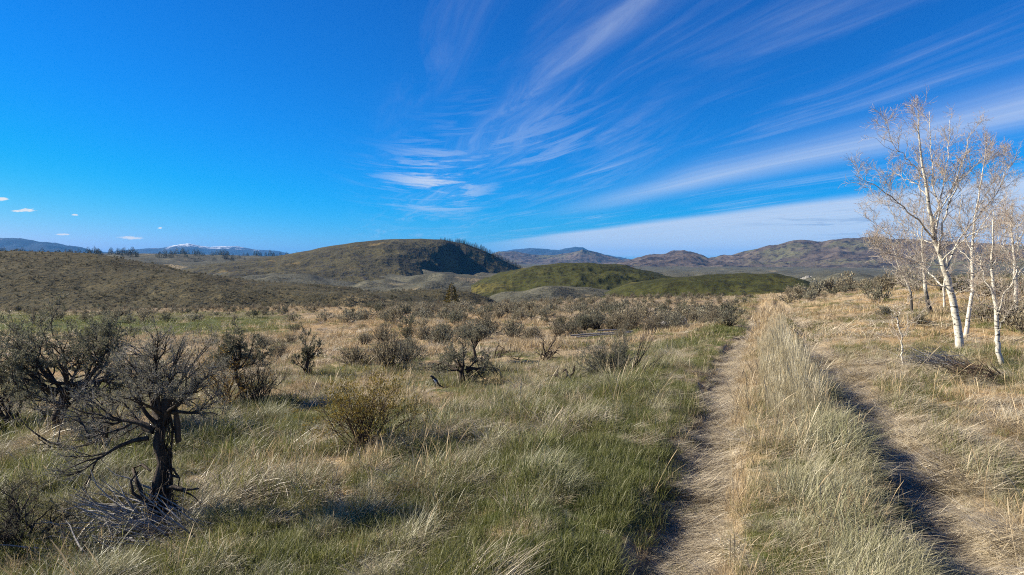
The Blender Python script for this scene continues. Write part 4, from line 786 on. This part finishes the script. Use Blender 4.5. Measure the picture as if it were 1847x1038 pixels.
def plantcf(name, px, D, top_px, seed, hn, lb, gp, w=1.0, zoff=None):
    a = math.atan((px - CX) / F); x = math.sin(a) * D; y = math.cos(a) * D; z = float(hz(hn, np.array([x]), np.array([y]))[0])
    if z < -1e3: return
    o = tag(link(name, CF[seed % 4]), lb, 'conifer', gp); h = top_px / F * D; o.location = (x, y, z - .03 * h); o.scale = (h * w, h * w, h); o.rotation_euler[2] = seed * 1.3
rng = np.random.RandomState(55)
for k in range(74):
    px = 795 + 148 * (k + rng.uniform(0, 1)) / 74
    plantcf('conifer', px, 900 + rng.uniform(-14, 10), rng.uniform(5, 11) * (.6 if px < 822 else 1), k, ('mesa',), 'small dark conifer in the row along the crest of the domed brown hill', 'conifers on the crest of the domed hill')
for k in range(150):                                        # ragged bark hanging along the trunk
    zz = rg_.uniform(.08, .85); a = rg_.uniform(0, 6.28); rr_ = .028 + .04 * max(0, .5 - zz); l = rg_.uniform(.06, .2); c_ = np.array((math.cos(a) * rr_, math.sin(a) * rr_, zz)); e_ = c_ + np.array((math.cos(a) * rg_.uniform(0, .03), math.sin(a) * rg_.uniform(0, .03), -l)); ex.tube(np.array([c_, (c_ + e_) / 2 + rg_.normal(0, .008, 3), e_]), [.004, .0035, .0015], 3)
for k in range(26):
    px = rng.uniform(845, 935); plantcf('conifer', px, 900 - rng.uniform(14, 70), rng.uniform(4, 8), k, ('mesa',), 'small dark conifer on the shaded face of the domed brown hill', 'conifers on the shaded face of the domed hill')
for k in range(170):
    px = rng.uniform(-10, 545) if k > 60 else rng.choice([rng.uniform(60, 180), rng.uniform(280, 420), rng.uniform(150, 250)])
    plantcf('conifer', px, 1150 + rng.uniform(-170, 60), rng.uniform(5.5, 12), k, ('rise',), 'tiny dark conifer in the far treeline below the blue mountains', 'conifers of the far treeline', 1.4)

# ------------------------------------------------------------------ fallen rails and weathered log
def rail(px0, py0, px1, py1, Y, r, label, dz=0.03, group='fallen rails'):
    a = pt(px0, py0, Y); b = pt(px1, py1, Y + .3); a[2] = float(G(a[0], a[1])) + dz + r; b[2] = float(G(b[0], b[1])) + dz + r; mid_ = (a + b) / 2; mb = MB(); t_ = np.linspace(0, 1, 9)[:, None]; q = a * (1 - t_) + b * t_ - mid_; q[1:-1] += np.random.RandomState(int(px0)).normal(0, .006, (7, 3))
    mb.tube(q, np.linspace(r, r * .8, 9), 8); ob = mb.build('fallen_rail', M['dead']); ob.location = mid_; return tag(ob, label, 'rail', group)
rail(1030, 607, 1141, 608, 23.6, .032, 'longest grey weathered rail lying flat in the pale grass', .13)
rail(1040, 610, 1138, 611, 22.8, .025, 'thinner dark rail lying just in front of the longest one', .10)
rail(1078, 603, 1112, 607, 23.9, .035, 'short rail propped across the end of the longest one', .24)
def log(px, py, Y, L, r, label, seed):
    rng = np.random.RandomState(seed); x = (px - CX) / F * Y; z = float(G(x, Y)); mb = MB(); q = np.stack([np.linspace(-L / 2, L / 2, 12), rng.normal(0, .02, 12), r + rng.normal(0, .02, 12)], 1); mb.tube(q, r * rng.uniform(.75, 1.15, 12) * np.linspace(1.1, .7, 12), 10)
    for k in range(12):
        p0 = q[rng.randint(2, 11)]; w_ = wander(rng, p0, (rng.normal(), rng.normal(), abs(rng.normal()) + .3), rng.uniform(.2, .5), 4, .3); mb.tube(w_, np.linspace(.03, .008, 5), 5)
    ob = mb.build('fallen_log', M['dead']); ob.location = (x, Y, z); ob.rotation_euler[2] = .15; return tag(ob, label, 'log')
log(1220, 592, 24.5, 1.2, .13, 'weathered grey log with branch stubs at the edge of the green strip', 5)

# ------------------------------------------------------------------ magpie
def magpie():
    Y = 11.3; px, py = 784, 697; x = (px - CX) / F * Y; z = float(G(x, Y)); root = empty('magpie', (x, Y, z + .05), 'black and white magpie standing upright in the grass left of the twisted sagebrush', 'bird'); root.rotation_euler[2] = .4; root.scale = (.85,) * 3
    ax = np.array([(-.125, 0, .235), (-.105, 0, .24), (-.088, 0, .243), (-.075, 0, .238), (-.055, 0, .225), (-.035, 0, .195), (-.01, 0, .155), (.02, 0, .11), (.05, 0, .07), (.075, 0, .045), (.12, 0, .015), (.17, 0, -.015), (.20, 0, -.03)])
    rad = [.002, .008, .016, .024, .027, .032, .045, .046, .034, .02, .015, .012, .006]; mb = MB(); mb.tube(ax, rad, 12)
    mb2 = MB()
    m1 = bpy.data.materials.new('black_feathers'); m1.use_nodes = True; p1 = m1.node_tree.nodes['Principled BSDF']; p1.inputs['Base Color'].default_value = (.012, .013, .018, 1); p1.inputs['Roughness'].default_value = .4
    m2 = bpy.data.materials.new('white_feathers'); m2.use_nodes = True; p2 = m2.node_tree.nodes['Principled BSDF']; p2.inputs['Base Color'].default_value = (.75, .75, .73, 1); p2.inputs['Roughness'].default_value = .7
    me = mb.me('magpie_body', m1); me.materials.append(m2)
    for p in me.polygons:
        c = p.center
        if .0 < c[0] + .02 < .075 and (c[2] + c[0] * 1.2 < .125): p.material_index = 1
    link('body', me, root)
    for sgn in (-1, 1):
        w = MB(); w.tube([(-.04, .03 * sgn, .19), (0, .044 * sgn, .15), (.04, .04 * sgn, .1), (.09, .02 * sgn, .04)], [.01, .026, .022, .004], 8); link('wing', w.me('wing', m1), root)
        s_ = MB(); s_.tube([(-.05, .034 * sgn, .175), (-.02, .058 * sgn, .15), (.02, .064 * sgn, .105)], [.005, .014, .005], 6); link('shoulder_patch', s_.me('shoulder_patch', m2), root)
        l = MB(); l.tube([(.0, .02 * sgn, .12), (.005, .02 * sgn, .04), (-.005, .02 * sgn, -.04), (-.03, .02 * sgn, -.05)], [.008, .004, .003, .003], 5); link('leg', l.me('leg', m1), root)
magpie()

# ------------------------------------------------------------------ haze
hm = bpy.data.materials.new('haze'); hm.use_nodes = True; ht = NT(hm.node_tree); ht.n.clear()
pv = ht.new('ShaderNodeVolumePrincipled'); pv.inputs['Color'].default_value = (.10, .42, .95, 1); pv.inputs['Density'].default_value = 5.6e-5; pv.inputs['Anisotropy'].default_value = 0.0
ho = ht.new('ShaderNodeOutputMaterial'); ht.l.new(pv.outputs[0], ho.inputs['Volume'])
hb = MB(); hb.box((0, 5500, 95), (13500, 13000, 195)); ob = hb.build('haze', hm, None, False); tag(ob, 'thin blue air that fades the far mountains', 'haze', kind='stuff')
